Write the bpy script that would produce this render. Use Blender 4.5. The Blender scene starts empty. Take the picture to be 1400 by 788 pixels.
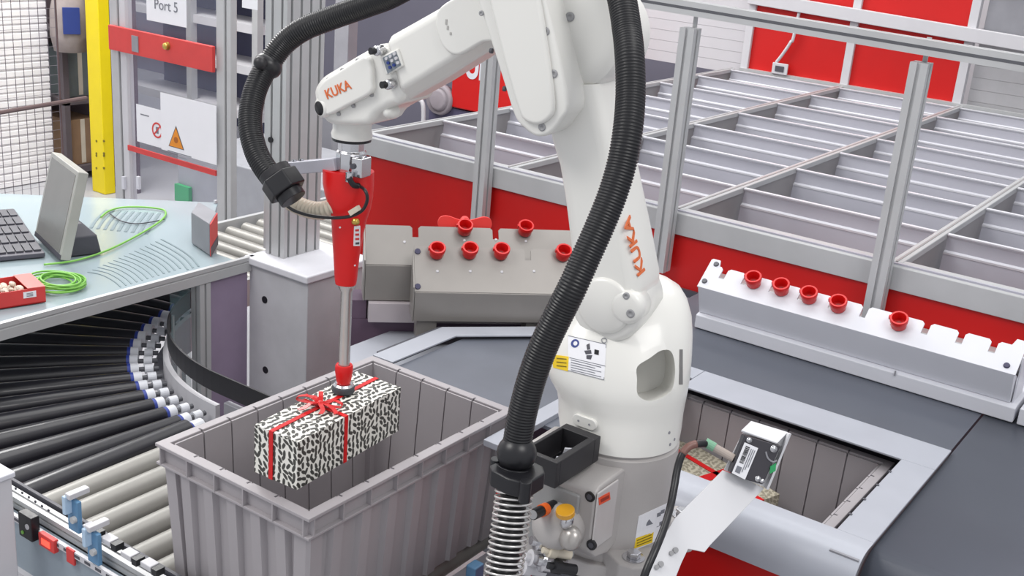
import bpy, bmesh, math, random
from mathutils import Vector, Matrix
random.seed(4)
PI = math.pi
SC = bpy.context.scene
COL = SC.collection
# ------------------------------------------------------------------ camera
YAW, PITCH, ROLL, FPX = -0.5934187, 0.3345123, 0.0836189, 1575.864
CAM = Vector((0, 0, 2.048))
_f = Vector((math.sin(YAW)*math.cos(PITCH), math.cos(YAW)*math.cos(PITCH), -math.sin(PITCH)))
_r0 = Vector((math.cos(YAW), -math.sin(YAW), 0))
_u0 = _r0.cross(_f)
_r = _r0*math.cos(ROLL) + _u0*math.sin(ROLL)
_u = _r.cross(_f)
cd = bpy.data.cameras.new('camera')
cam = bpy.data.objects.new('camera', cd)
COL.objects.link(cam)
cam.matrix_world = Matrix(((_r.x, _u.x, -_f.x, CAM.x), (_r.y, _u.y, -_f.y, CAM.y), (_r.z, _u.z, -_f.z, CAM.z), (0, 0, 0, 1)))
cd.sensor_width = 36.0
cd.lens = FPX/1400*36.0
cd.clip_start = 0.05
cd.clip_end = 100
SC.camera = cam
# ------------------------------------------------------------------ light
w = bpy.data.worlds.new('hall_light')
SC.world = w
w.use_nodes = True
w.node_tree.nodes['Background'].inputs[0].default_value = (0.93, 0.95, 1.0, 1)
w.node_tree.nodes['Background'].inputs[1].default_value = 0.72


def area(name, loc, target, sx, sy, power, col=(1, 1, 1)):
    l = bpy.data.lights.new(name, 'AREA')
    l.shape = 'RECTANGLE'
    l.size = sx
    l.size_y = sy
    l.energy = power
    l.color = col
    o = bpy.data.objects.new(name, l)
    COL.objects.link(o)
    o.location = loc
    o.rotation_euler = (Vector(target) - Vector(loc)).to_track_quat('-Z', 'Y').to_euler()
    return o


area('ceiling_lamp_near', (-2.6, -0.6, 4.2), (-1.2, 1.6, 1.0), 1.6, 1.2, 66, (1, 0.98, 0.95))
area('ceiling_lamp_mid', (-1.6, 2.6, 4.4), (-1.6, 2.6, 0), 3.0, 1.2, 42, (1, 0.99, 0.97))
area('ceiling_lamp_back', (-2.2, 5.2, 4.4), (-2.2, 5.2, 0), 4.0, 1.2, 75, (1, 0.99, 0.97))
area('fill_light_left', (-5.6, 3.4, 4.2), (-6.0, 3.6, 0), 1.2, 3.0, 230, (1, 0.99, 0.97))  # added unseen light that brightens the white shutter
area('fill_light_right', (1.4, 0.9, 4.2), (-0.6, 1.9, 1.0), 1.6, 1.2, 48, (1, 0.98, 0.96))  # added unseen light that lifts the sensor sheet and crate insides
SC.view_settings.view_transform = 'Standard'
SC.view_settings.look = 'None'
SC.view_settings.exposure = 0.0
SC.view_settings.gamma = 1.0
SC.view_settings.use_curve_mapping = False


# ------------------------------------------------------------------ photo point -> place (at its true depth)
def ray(x, y):
    return _r*((x-700)/FPX) - _u*((y-394)/FPX) + _f


def pD(x, y, D):
    return CAM + ray(x, y)*D


def pZ(x, y, z):
    d = ray(x, y)
    return CAM + d*((z-CAM.z)/d.z)


def pX(x, y, X):
    d = ray(x, y)
    return CAM + d*(X/d.x)


def pY(x, y, Y):
    d = ray(x, y)
    return CAM + d*(Y/d.y)


def pP(x, y, p0, n):
    d = ray(x, y)
    return CAM + d*(n.dot(p0-CAM)/n.dot(d))


# ------------------------------------------------------------------ materials
def lin(c):
    return tuple(((v/255)/12.92 if v/255 <= 0.04045 else ((v/255+0.055)/1.055)**2.4) for v in c)


MATS = {}


def mat(name, rgb, rough=0.5, metal=0.0, noise=0.06, nscale=12.0, coat=0.0, bump=0.0, bscale=200.0, stretch=None, emit=0.0):
    if name in MATS:
        return MATS[name]
    m = bpy.data.materials.new(name)
    m.use_nodes = True
    nt = m.node_tree
    b = nt.nodes['Principled BSDF']
    c = lin(rgb)
    tc = nt.nodes.new('ShaderNodeTexCoord')
    mp = nt.nodes.new('ShaderNodeMapping')
    nt.links.new(tc.outputs['Object'], mp.inputs[0])
    if stretch:
        mp.inputs['Scale'].default_value = stretch
    nz = nt.nodes.new('ShaderNodeTexNoise')
    nz.inputs['Scale'].default_value = nscale
    nz.inputs['Detail'].default_value = 5
    nt.links.new(mp.outputs[0], nz.inputs['Vector'])
    rp = nt.nodes.new('ShaderNodeValToRGB')
    rp.color_ramp.elements[0].position = 0.3
    rp.color_ramp.elements[1].position = 0.7
    rp.color_ramp.elements[0].color = (*[v*(1-noise) for v in c], 1)
    rp.color_ramp.elements[1].color = (*[min(1, v*(1+noise)) for v in c], 1)
    nt.links.new(nz.outputs['Fac'], rp.inputs[0])
    nt.links.new(rp.outputs[0], b.inputs['Base Color'])
    b.inputs['Roughness'].default_value = rough
    b.inputs['Metallic'].default_value = metal
    b.inputs['Coat Weight'].default_value = coat
    if bump:
        n2 = nt.nodes.new('ShaderNodeTexNoise')
        n2.inputs['Scale'].default_value = bscale
        nt.links.new(mp.outputs[0], n2.inputs['Vector'])
        bp = nt.nodes.new('ShaderNodeBump')
        bp.inputs['Strength'].default_value = bump
        bp.inputs['Distance'].default_value = 0.001
        nt.links.new(n2.outputs['Fac'], bp.inputs['Height'])
        nt.links.new(bp.outputs[0], b.inputs['Normal'])
    if emit:
        b.inputs['Emission Color'].default_value = (*c, 1)
        b.inputs['Emission Strength'].default_value = emit
    MATS[name] = m
    return m


def glass(name, rgb, alpha, rough=0.05):
    m = bpy.data.materials.new(name)
    m.use_nodes = True
    nt = m.node_tree
    b = nt.nodes['Principled BSDF']
    b.inputs['Roughness'].default_value = rough
    b.inputs['Base Color'].default_value = (*lin(rgb), 1)
    tr = nt.nodes.new('ShaderNodeBsdfTransparent')
    nz = nt.nodes.new('ShaderNodeTexNoise')
    nz.inputs['Scale'].default_value = 1.5
    mr = nt.nodes.new('ShaderNodeMapRange')
    mr.inputs['To Min'].default_value = alpha*0.8
    mr.inputs['To Max'].default_value = alpha*1.2
    nt.links.new(nz.outputs['Fac'], mr.inputs['Value'])
    mx = nt.nodes.new('ShaderNodeMixShader')
    nt.links.new(mr.outputs[0], mx.inputs[0])
    nt.links.new(tr.outputs[0], mx.inputs[1])
    nt.links.new(b.outputs[0], mx.inputs[2])
    nt.links.new(mx.outputs[0], nt.nodes['Material Output'].inputs[0])
    MATS[name] = m
    return m


def leaf_paper(name, paper, ink, scale):
    """white wrapping paper printed with small slanted leaves, UV in metres"""
    m = bpy.data.materials.new(name)
    m.use_nodes = True
    nt = m.node_tree
    L = nt.links.new
    b = nt.nodes['Principled BSDF']
    b.inputs['Roughness'].default_value = 0.45
    uv = nt.nodes.new('ShaderNodeUVMap')
    sc = nt.nodes.new('ShaderNodeVectorMath')
    sc.operation = 'SCALE'
    sc.inputs['Scale'].default_value = scale
    L(uv.outputs[0], sc.inputs[0])
    prev = None
    for k in range(2):
        ad = nt.nodes.new('ShaderNodeVectorMath')
        ad.operation = 'ADD'
        ad.inputs[1].default_value = (7.3*k, 3.9*k, 0)
        L(sc.outputs[0], ad.inputs[0])
        vo = nt.nodes.new('ShaderNodeTexVoronoi')
        vo.voronoi_dimensions = '2D'
        vo.inputs['Scale'].default_value = 1.0
        vo.inputs['Randomness'].default_value = 0.6
        L(ad.outputs[0], vo.inputs['Vector'])
        sb = nt.nodes.new('ShaderNodeVectorMath')
        sb.operation = 'SUBTRACT'
        L(ad.outputs[0], sb.inputs[0])
        L(vo.outputs['Position'], sb.inputs[1])
        sx = nt.nodes.new('ShaderNodeSeparateColor')
        L(vo.outputs['Color'], sx.inputs[0])
        an = nt.nodes.new('ShaderNodeMapRange')
        an.inputs['To Min'].default_value = 0.35 if k == 0 else 0.9
        an.inputs['To Max'].default_value = 2.3 if k == 0 else 2.9
        L(sx.outputs[0], an.inputs['Value'])
        ro = nt.nodes.new('ShaderNodeVectorRotate')
        ro.rotation_type = 'Z_AXIS'
        L(sb.outputs[0], ro.inputs['Vector'])
        L(an.outputs[0], ro.inputs['Angle'])
        ml = nt.nodes.new('ShaderNodeVectorMath')
        ml.operation = 'MULTIPLY'
        ml.inputs[1].default_value = (1/0.72, 1/0.29, 0)
        L(ro.outputs[0], ml.inputs[0])
        ln = nt.nodes.new('ShaderNodeVectorMath')
        ln.operation = 'LENGTH'
        L(ml.outputs[0], ln.inputs[0])
        lt = nt.nodes.new('ShaderNodeMapRange')
        lt.inputs['From Min'].default_value = 0.85
        lt.inputs['From Max'].default_value = 1.1
        L(ln.outputs['Value'], lt.inputs['Value'])
        if k == 0:
            prev = lt
            break
    mx = nt.nodes.new('ShaderNodeMix')
    mx.data_type = 'RGBA'
    L(prev.outputs[0], mx.inputs['Factor'])
    mx.inputs['A'].default_value = (*lin(ink), 1)
    mx.inputs['B'].default_value = (*lin(paper), 1)
    L(mx.outputs['Result'], b.inputs['Base Color'])
    MATS[name] = m
    return m


M_WHITE = mat('white_robot_paint', (226, 225, 220), 0.32, coat=0.3, noise=0.015, nscale=4)
M_BASE = mat('grey_cast_paint', (176, 172, 170), 0.42, noise=0.03, bump=0.12, bscale=350)
M_ALU = mat('brushed_aluminium', (186, 187, 188), 0.42, metal=0.2, noise=0.05, nscale=8)
M_ALUD = mat('aluminium_groove', (96, 97, 102), 0.5, metal=0.4, noise=0.06)
M_STEEL = mat('galvanised_sheet', (184, 184, 194), 0.38, metal=0.25, noise=0.06, nscale=5)
M_LIPB = mat('lit_sheet_edge', (216, 216, 222), 0.4, metal=0.1, noise=0.03)  # paler copy of the sheet, stands for light caught on its edges
M_STEELD = mat('galvanised_divider', (158, 155, 155), 0.4, metal=0.3, noise=0.08, nscale=4)
M_CHROME = mat('polished_steel', (205, 205, 208), 0.16, metal=0.95, noise=0.03)
M_CRATE = mat('grey_crate_plastic', (163, 158, 161), 0.5, noise=0.03, nscale=6)
M_CRATED = mat('crate_groove', (78, 74, 80), 0.6)
M_RED = mat('red_panel_paint', (196, 4, 1), 0.5, noise=0.06, nscale=3)
M_REDP = mat('red_printed_plastic', (214, 16, 16), 0.38, noise=0.04)
M_REDT = mat('red_cup_plastic', (205, 22, 22), 0.3, noise=0.05)
M_CORAL = mat('coral_plastic', (240, 70, 66), 0.4)
M_RIB = mat('red_ribbon', (205, 14, 18), 0.35, noise=0.1)
M_BLACK = mat('black_plastic', (26, 26, 30), 0.35, noise=0.1)
M_HOSE = mat('black_hose', (16, 16, 20), 0.38, noise=0.12)
M_BLACKM = mat('black_anodised', (44, 43, 46), 0.45, metal=0.2, noise=0.08)
M_RUBBER = mat('grey_rubber', (66, 68, 74), 0.6)
M_ROLLB = mat('black_roller_sleeve', (30, 29, 36), 0.36, noise=0.15, nscale=20, coat=0.2)
M_ROLLG = mat('zinc_roller', (150, 148, 143), 0.42, metal=0.2, noise=0.06)
M_CAP = mat('white_roller_cap', (218, 220, 226), 0.4)
M_BLUE = mat('blue_cap_ring', (44, 64, 150), 0.4)
M_BELT = mat('dark_belt', (80, 84, 94), 0.4, noise=0.07, nscale=3, bump=0.1, bscale=600)
M_PLATE = mat('dark_slate_plate', (98, 102, 112), 0.36, noise=0.13, nscale=5)
M_LIP = mat('blue_grey_sheet', (170, 173, 182), 0.4, metal=0.15, noise=0.03)
M_APRON = mat('grey_front_sheet', (150, 152, 158), 0.42, metal=0.1, noise=0.03)
M_FIXW = mat('white_powder_coat', (208, 209, 216), 0.45, noise=0.02)
M_SHEETW = mat('white_sheet_coat', (216, 216, 219), 0.45, noise=0.02)
M_FIXG = mat('raw_steel_sheet', (146, 142, 138), 0.36, metal=0.45, noise=0.12, nscale=4)
M_PAPER = mat('white_paper', (232, 232, 236), 0.7, noise=0.01)
M_PRINT = mat('grey_print', (120, 122, 130), 0.7)
M_ORANGE = mat('orange_print', (226, 140, 34), 0.6)
M_KORANGE = mat('logo_orange', (214, 108, 58), 0.5, noise=0.02)
M_YELLOW = mat('yellow_paint', (228, 205, 8), 0.45, noise=0.03)
M_YSTK = mat('yellow_sticker', (232, 196, 28), 0.5, noise=0.02)
M_GREEN = mat('green_cable', (128, 190, 84), 0.45)
M_GREENP = mat('green_print', (40, 150, 90), 0.5)
M_GREYL = mat('light_grey_paint', (200, 199, 203), 0.45, noise=0.02)
M_GREYM = mat('mid_grey_paint', (140, 140, 146), 0.5)
M_GREYD = mat('dark_grey_paint', (74, 74, 82), 0.5)
M_CREAM = mat('cream_conduit', (205, 196, 178), 0.45)
M_BRASS = mat('brass', (196, 168, 84), 0.3, metal=0.7)
M_GOLD = mat('amber_cap', (206, 150, 40), 0.3, coat=0.5)
M_BLUEM = mat('blue_bracket_plastic', (92, 134, 170), 0.4)
M_REDL = mat('red_label', (206, 62, 60), 0.5)
M_LED = mat('lit_red_display', (255, 90, 70), 0.5, emit=0.8)
M_NAVY = mat('navy_print', (40, 60, 130), 0.5)
M_KEY = mat('dark_keyboard', (84, 82, 92), 0.5)
M_SCREEN = mat('grey_screen', (128, 128, 124), 0.25, noise=0.03)
M_CARD = mat('brown_cardboard', (140, 112, 86), 0.8, noise=0.12)
M_FLOOR = mat('grey_hall_floor', (170, 170, 174), 0.35, noise=0.05, nscale=2)
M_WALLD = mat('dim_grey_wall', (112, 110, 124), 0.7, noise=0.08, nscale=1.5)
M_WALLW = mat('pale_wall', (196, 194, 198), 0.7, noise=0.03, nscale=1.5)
M_SHUT = mat('white_shutter', (236, 234, 236), 0.5, noise=0.02)
M_ACRY = glass('acrylic_pale_sheen', (178, 194, 200), 0.72, 0.12)  # pale semi-opaque tone stands for ceiling reflections on the clear sheet
M_PANE = glass('clear_pane', (170, 175, 200), 0.10, 0.02)
M_TEALP = glass('teal_pane', (120, 150, 155), 0.30, 0.04)
M_LEAF = leaf_paper('leaf_print_paper', (232, 230, 222), (62, 62, 58), 86)
M_LEAF2 = leaf_paper('leaf_print_paper_dull', (190, 183, 164), (146, 139, 122), 84)
M_POUT = mat('grey_socket_face', (150, 150, 152), 0.4)

# ------------------------------------------------------------------ object helpers
OFF = {}


def tag(o, label=None, cat=None, group=None, kind=None):
    if label:
        o['label'] = label
    if cat:
        o['category'] = cat
    if group:
        o['group'] = group
    if kind:
        o['kind'] = kind
    return o


def thing(name, loc, label=None, cat=None, group=None):
    o = bpy.data.objects.new(name, None)
    o.empty_display_size = 0.05
    COL.objects.link(o)
    o.location = loc
    OFF[o] = Vector(loc)
    return tag(o, label, cat, group)


def obj(name, bm, m, parent=None, bevel=0.0, smooth=False, seg=2, origin=None, ang=35):
    off = OFF.get(parent, None) if parent is not None else None
    if parent is None:
        if origin is None:
            lo = Vector((min(v.co.x for v in bm.verts), min(v.co.y for v in bm.verts), min(v.co.z for v in bm.verts)))
            hi = Vector((max(v.co.x for v in bm.verts), max(v.co.y for v in bm.verts), max(v.co.z for v in bm.verts)))
            origin = Vector(((lo.x+hi.x)/2, (lo.y+hi.y)/2, lo.z))
        off = Vector(origin)
    bmesh.ops.recalc_face_normals(bm, faces=bm.faces[:])
    bmesh.ops.translate(bm, verts=bm.verts[:], vec=-off)
    me = bpy.data.meshes.new(name)
    bm.to_mesh(me)
    bm.free()
    o = bpy.data.objects.new(name, me)
    COL.objects.link(o)
    me.materials.append(m)
    if parent is not None:
        o.parent = parent
    else:
        o.location = off
    OFF[o] = off
    if smooth or bevel:
        for p in me.polygons:
            p.use_smooth = True
    if bevel:
        md = o.modifiers.new('bevel', 'BEVEL')
        md.width = bevel
        md.segments = seg
        md.limit_method = 'ANGLE'
        md.angle_limit = math.radians(ang)
        md.harden_normals = True
    return o


def again(o, name, dloc=None, parent=None, mtx=None):
    """another part sharing the mesh data"""
    c = o.copy()
    COL.objects.link(c)
    if parent is not None:
        c.parent = parent
    if dloc is not None:
        c.location = Vector(o.location) + Vector(dloc)
    if mtx is not None:
        c.matrix_basis = mtx
    OFF[c] = OFF.get(o)
    return c


def copy_tree(o, loc=None, rot=None, parent=None, label=None):
    c = o.copy()
    COL.objects.link(c)
    if parent is not None:
        c.parent = parent
    if loc is not None:
        c.location = loc
    if rot is not None:
        c.rotation_euler = rot
    if label:
        c['label'] = label
    for ch in list(o.children):
        copy_tree(ch, parent=c)
    return c


def smooth_by_angle(o, deg=40):
    me = o.data
    bm = bmesh.new()
    bm.from_mesh(me)
    for f in bm.faces:
        f.smooth = True
    for e in bm.edges:
        if len(e.link_faces) == 2:
            e.smooth = e.calc_face_angle(0) < math.radians(deg)
    bm.to_mesh(me)
    bm.free()
    return o


# ------------------------------------------------------------------ shape helpers
def B():
    return bmesh.new()


def box(bm, lo, hi):
    x0, y0, z0 = lo
    x1, y1, z1 = hi
    v = [bm.verts.new(p) for p in ((x0, y0, z0), (x1, y0, z0), (x1, y1, z0), (x0, y1, z0), (x0, y0, z1), (x1, y0, z1), (x1, y1, z1), (x0, y1, z1))]
    for f in ((0, 3, 2, 1), (4, 5, 6, 7), (0, 1, 5, 4), (1, 2, 6, 5), (2, 3, 7, 6), (3, 0, 4, 7)):
        bm.faces.new([v[i] for i in f])
    return bm


def obox(bm, c, ax, ay, az, sx, sy, sz):
    """box centred at c along unit axes with full sizes"""
    c, ax, ay, az = Vector(c), Vector(ax), Vector(ay), Vector(az)
    v = []
    for k in (-1, 1):
        for i, j in ((-1, -1), (1, -1), (1, 1), (-1, 1)):
            v.append(bm.verts.new(c + ax*(i*sx/2) + ay*(j*sy/2) + az*(k*sz/2)))
    for f in ((0, 3, 2, 1), (4, 5, 6, 7), (0, 1, 5, 4), (1, 2, 6, 5), (2, 3, 7, 6), (3, 0, 4, 7)):
        bm.faces.new([v[i] for i in f])
    return bm


def prism(bm, pts, vec):
    """extrude polygon (world points) by vec"""
    vec = Vector(vec)
    a = [bm.verts.new(Vector(p)) for p in pts]
    b = [bm.verts.new(Vector(p)+vec) for p in pts]
    n = len(a)
    bm.faces.new(a)
    bm.faces.new(b[::-1])
    for i in range(n):
        bm.faces.new((a[i], a[(i+1) % n], b[(i+1) % n], b[i]))
    return bm


def frame_of(d):
    d = Vector(d).normalized()
    a = Vector((0, 0, 1)) if abs(d.z) < 0.9 else Vector((1, 0, 0))
    x = a.cross(d).normalized()
    return x, d.cross(x), d


def cyl(bm, p0, p1, r0, r1=None, n=20, caps=True):
    if r1 is None:
        r1 = r0
    p0, p1 = Vector(p0), Vector(p1)
    x, y, d = frame_of(p1-p0)
    a = [bm.verts.new(p0+(x*math.cos(2*PI*i/n)+y*math.sin(2*PI*i/n))*r0) for i in range(n)]
    b = [bm.verts.new(p1+(x*math.cos(2*PI*i/n)+y*math.sin(2*PI*i/n))*r1) for i in range(n)]
    for i in range(n):
        bm.faces.new((a[i], a[(i+1) % n], b[(i+1) % n], b[i]))
    if caps:
        bm.faces.new(a[::-1])
        bm.faces.new(b)
    return bm


def lathe(bm, c, axis, prof, n=32, closed=False):
    """prof: list of (radius, height along axis)"""
    c = Vector(c)
    x, y, d = frame_of(axis)
    rings = []
    for r, h in prof:
        if r < 1e-6:
            rings.append([bm.verts.new(c+d*h)])
        else:
            rings.append([bm.verts.new(c+d*h+(x*math.cos(2*PI*i/n)+y*math.sin(2*PI*i/n))*r) for i in range(n)])
    pairs = list(zip(rings, rings[1:])) + ([(rings[-1], rings[0])] if closed else [])
    for a, b in pairs:
        for i in range(n):
            j = (i+1) % n
            if len(a) == 1 and len(b) == 1:
                continue
            if len(a) == 1:
                bm.faces.new((a[0], b[j], b[i]))
            elif len(b) == 1:
                bm.faces.new((a[i], a[j], b[0]))
            else:
                bm.faces.new((a[i], a[j], b[j], b[i]))
    return bm


def loft(bm, rings, caps=True):
    R = [[bm.verts.new(Vector(p)) for p in r] for r in rings]
    n = len(R[0])
    for a, b in zip(R, R[1:]):
        for i in range(n):
            bm.faces.new((a[i], a[(i+1) % n], b[(i+1) % n], b[i]))
    if caps:
        bm.faces.new(R[0][::-1])
        bm.faces.new(R[-1])
    return bm


def catmull(P, n=12, closed=False):
    P = [Vector(p) for p in P]
    out = []
    N = len(P)
    rng = range(N) if closed else range(N-1)
    for i in rng:
        if closed:
            p0, p1, p2, p3 = P[(i-1) % N], P[i], P[(i+1) % N], P[(i+2) % N]
        else:
            p0, p1, p2, p3 = P[max(i-1, 0)], P[i], P[i+1], P[min(i+2, N-1)]
        for k in range(n):
            t = k/n
            out.append(0.5*((2*p1)+(p2-p0)*t+(2*p0-5*p1+4*p2-p3)*t*t+(3*p1-p0-3*p2+p3)*t**3))
    if not closed:
        out.append(P[-1])
    return out


def resample(P, step):
    out = [P[0]]
    acc = 0
    for a, b in zip(P, P[1:]):
        L = (b-a).length
        while acc + L >= step:
            t = (step-acc)/L
            a = a.lerp(b, t)
            out.append(a)
            L = (b-a).length
            acc = 0
        acc += L
    return out


def tube(bm, P, rad, n=12, caps=True):
    """sweep a circle along P; rad number or list"""
    P = [Vector(p) for p in P]
    N = len(P)
    T = [(P[min(i+1, N-1)]-P[max(i-1, 0)]).normalized() for i in range(N)]
    x, y, d = frame_of(T[0])
    prev = None
    for i in range(N):
        if i:
            q = T[i-1].rotation_difference(T[i])
            x = q @ x
            y = q @ y
        r = rad[i] if isinstance(rad, (list, tuple)) else rad
        ring = [bm.verts.new(P[i]+(x*math.cos(2*PI*k/n)+y*math.sin(2*PI*k/n))*r) for k in range(n)]
        if prev:
            for k in range(n):
                bm.faces.new((prev[k], prev[(k+1) % n], ring[(k+1) % n], ring[k]))
        elif caps:
            bm.faces.new(ring[::-1])
        prev = ring
    if caps:
        bm.faces.new(prev)
    return bm


def corrugated(bm, P, r, pitch, depth, n=20):
    Q = resample(P, pitch/4)
    rad = [r - depth*(0, 0, 1, 1)[i % 4] for i in range(len(Q))]
    return tube(bm, Q, rad, n)


def sphere(bm, c, r, sz=1.0, axis=(0, 0, 1), n=24, m=12):
    prof = [(r*math.sin(PI*i/m), -r*sz*math.cos(PI*i/m)) for i in range(m+1)]
    prof[0] = (0, -r*sz)
    prof[-1] = (0, r*sz)
    return lathe(bm, c, axis, prof, n)


def rrect(w, h, r, k=5):
    out = []
    for cx, cy, a0 in ((w/2-r, h/2-r, 0), (-w/2+r, h/2-r, 90), (-w/2+r, -h/2+r, 180), (w/2-r, -h/2+r, 270)):
        for i in range(k+1):
            a = math.radians(a0+90*i/k)
            out.append((cx+r*math.cos(a), cy+r*math.sin(a)))
    return out


def quadplate(bm, q, t):
    """thin plate on the quad q (4 world points), thickness t on the side of its normal"""
    q = [Vector(p) for p in q]
    n = (q[1]-q[0]).cross(q[2]-q[0]).normalized()
    return prism(bm, q, n*t)


def text_mesh(name, s, size, origin, xdir, ydir, m, parent, depth=0.0006, bold=0.0, align='LEFT', shear=0.0, wide=1.0):
    cu = bpy.data.curves.new(name, 'FONT')
    cu.body = s
    cu.size = size
    cu.extrude = depth
    cu.offset = bold
    cu.align_x = align
    cu.shear = shear
    t = bpy.data.objects.new(name, cu)
    COL.objects.link(t)
    dg = bpy.context.evaluated_depsgraph_get()
    me = bpy.data.meshes.new_from_object(t.evaluated_get(dg))
    bpy.data.objects.remove(t)
    bpy.data.curves.remove(cu)
    x = Vector(xdir).normalized()
    y = Vector(ydir)
    y = (y - x*y.dot(x)).normalized()
    z = x.cross(y)
    off = OFF[parent]
    o3 = Vector(origin) - off
    M = Matrix(((x.x*wide, y.x, z.x, o3.x), (x.y*wide, y.y, z.y, o3.y), (x.z*wide, y.z, z.z, o3.z), (0, 0, 0, 1)))
    me.transform(M)
    me.materials.clear()
    me.materials.append(m)
    o = bpy.data.objects.new(name, me)
    COL.objects.link(o)
    o.parent = parent
    OFF[o] = off
    return o


def cut(o, cbm):
    """carve the cutter out of o for good"""
    me = bpy.data.meshes.new('cutter')
    bmesh.ops.recalc_face_normals(cbm, faces=cbm.faces[:])
    bmesh.ops.translate(cbm, verts=cbm.verts[:], vec=-OFF[o])
    cbm.to_mesh(me)
    cbm.free()
    c = bpy.data.objects.new('cutter', me)
    COL.objects.link(c)
    c.matrix_world = Matrix.Translation(OFF[o])
    md = o.modifiers.new('cut', 'BOOLEAN')
    md.operation = 'DIFFERENCE'
    md.solver = 'EXACT'
    md.object = c
    bpy.context.view_layer.update()
    dg = bpy.context.evaluated_depsgraph_get()
    nm = bpy.data.meshes.new_from_object(o.evaluated_get(dg))
    o.modifiers.remove(md)
    mt = o.data.materials[0]
    o.data = nm
    if not nm.materials:
        nm.materials.append(mt)
    bpy.data.objects.remove(c)
    return o


Z = Vector((0, 0, 1))
XA = Vector((1, 0, 0))
YA = Vector((0, 1, 0))
# ================================================================== SETTING
bm = B(); box(bm, (-12, -2, -0.1), (4, 9, 0))
tag(obj('floor', bm, M_FLOOR), kind='structure')
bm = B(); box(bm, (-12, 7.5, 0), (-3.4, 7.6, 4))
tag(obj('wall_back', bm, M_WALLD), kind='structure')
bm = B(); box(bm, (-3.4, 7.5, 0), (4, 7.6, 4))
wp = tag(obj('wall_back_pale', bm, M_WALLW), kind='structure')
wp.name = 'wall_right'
# ---------------------------------------------------------------- left end: roller shutter wall with its slats
bm = B(); box(bm, (-6.7, -2, 0), (-6.6, 4.335, 4))
wl = tag(obj('wall_left', bm, M_SHUT), kind='structure')
sl = None
for i in range(50):
    if sl is None:
        bm = B()
        prism(bm, [(-6.6, 2.3, 0.0), (-6.585, 2.3, 0.008), (-6.585, 2.3, 0.036), (-6.6, 2.3, 0.043)], (0, 2.03, 0))
        sl = obj('slat', bm, M_SHUT, wl)
    else:
        again(sl, 'slat', (0, 0, 0.046*i))

# ================================================================== WORK TABLE (z = 1.0) with tray, belts and lip
ROUND = [(-1.83-0.05*math.sin(a*PI/2/6)+0.0, 0) for a in range(7)]
wt = thing('work_table', (-0.9, 2.3, 0), 'grey machine table with dark belt surfaces and a pale folded lip round its openings', 'table')


def rolled(x0, x1, yb, yf, z, r, zlow, th=0.004):
    """sheet lying at z from yb forward to yf, rolled over with radius r and hanging to zlow: profile extruded in X"""
    P = [(yb, z)]
    for i in range(9):
        a = PI/2*i/8
        P.append((yf+r - r*math.sin(a) , z - r + r*math.cos(a)))
    P.append((yf, zlow))
    q = [(y+th, zz) for y, zz in P[::-1]]
    q[-1] = (yb, z-th)
    poly = [(x0, y, zz) for y, zz in P] + [(x0, y, zz) for y, zz in q]
    return poly, (x1-x0, 0, 0)


# belts and plates
bm = B(); box(bm, (-1.30, 2.352, 0.985), (-0.4475, 3.04, 0.9985)); obj('back_belt', bm, M_BELT, wt)
bm = B(); prism(bm, [(-1.56, 1.86, 0.985), (-1.02, 1.86, 0.985), (-1.02, 2.31, 0.985), (-1.39, 2.31, 0.985), (-1.56, 2.12, 0.985)], (0, 0, 0.008)); obj('tray_plate', bm, M_PLATE, wt)
bm = B(); p, v = rolled(-0.4425, 0.9, 3.04, 1.80, 0.9985, 0.07, 0.55, 0.012); prism(bm, p, v); obj('right_belt', bm, M_BELT, wt, smooth=True); smooth_by_angle(wt.children[-1], 25)
# lip round the tray
zl = 1.001
bm = B()
prism(bm, [(-1.625, 1.86, zl), (-1.565, 1.86, zl), (-1.565, 2.095, zl), (-1.385, 2.292, zl), (-1.02, 2.292, zl), (-1.02, 2.352, zl), (-1.41, 2.352, zl), (-1.625, 2.115, zl)], (0, 0, 0.005))
obj('left_lip', bm, M_LIP, wt, bevel=0.0015)
bm = B(); box(bm, (-1.019, 2.234, zl), (-0.4435, 2.352, zl+0.005)); obj('back_lip', bm, M_LIP, wt, bevel=0.0015)
bm = B(); box(bm, (-0.512, 1.865, zl), (-0.4435, 2.2335, zl+0.005)); obj('right_lip', bm, M_LIP, wt, bevel=0.0015)
bm = B(); p, v = rolled(-1.02, -0.4435, 1.864, 1.775, zl+0.005, 0.06, 0.925, 0.004); prism(bm, p, v); o = obj('front_lip', bm, M_LIP, wt, smooth=True); smooth_by_angle(o, 25)
bm = B(); box(bm, (-1.185, 1.70, 0.99), (-1.145, 2.0, 1.004)); obj('side_lip', bm, M_LIP, wt, bevel=0.0015)
# notches on the right lip
nt = None
for k in range(4):
    if nt is None:
        bm = B(); box(bm, (-0.5145, 1.93, zl-0.001), (-0.5085, 1.936, zl+0.0065)); nt = obj('lip_notch', bm, M_GREYD, wt)
    else:
        again(nt, 'lip_notch', (0, 0.075*k, 0))
# sides of the opening and body of the table
bm = B(); box(bm, (-0.50, 1.80, 0.0), (-0.447, 2.352, 0.998)); obj('cabinet_side', bm, M_GREYM, wt)
bm = B(); box(bm, (-1.2, 2.345, 0.0), (-0.45, 2.365, 0.984)); obj('cabinet_back', bm, M_GREYD, wt)
bm = B(); box(bm, (-1.1, 1.79, 0.0), (-0.4435, 1.80, 0.922)); obj('red_front_panel', bm, M_RED, wt)
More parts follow.
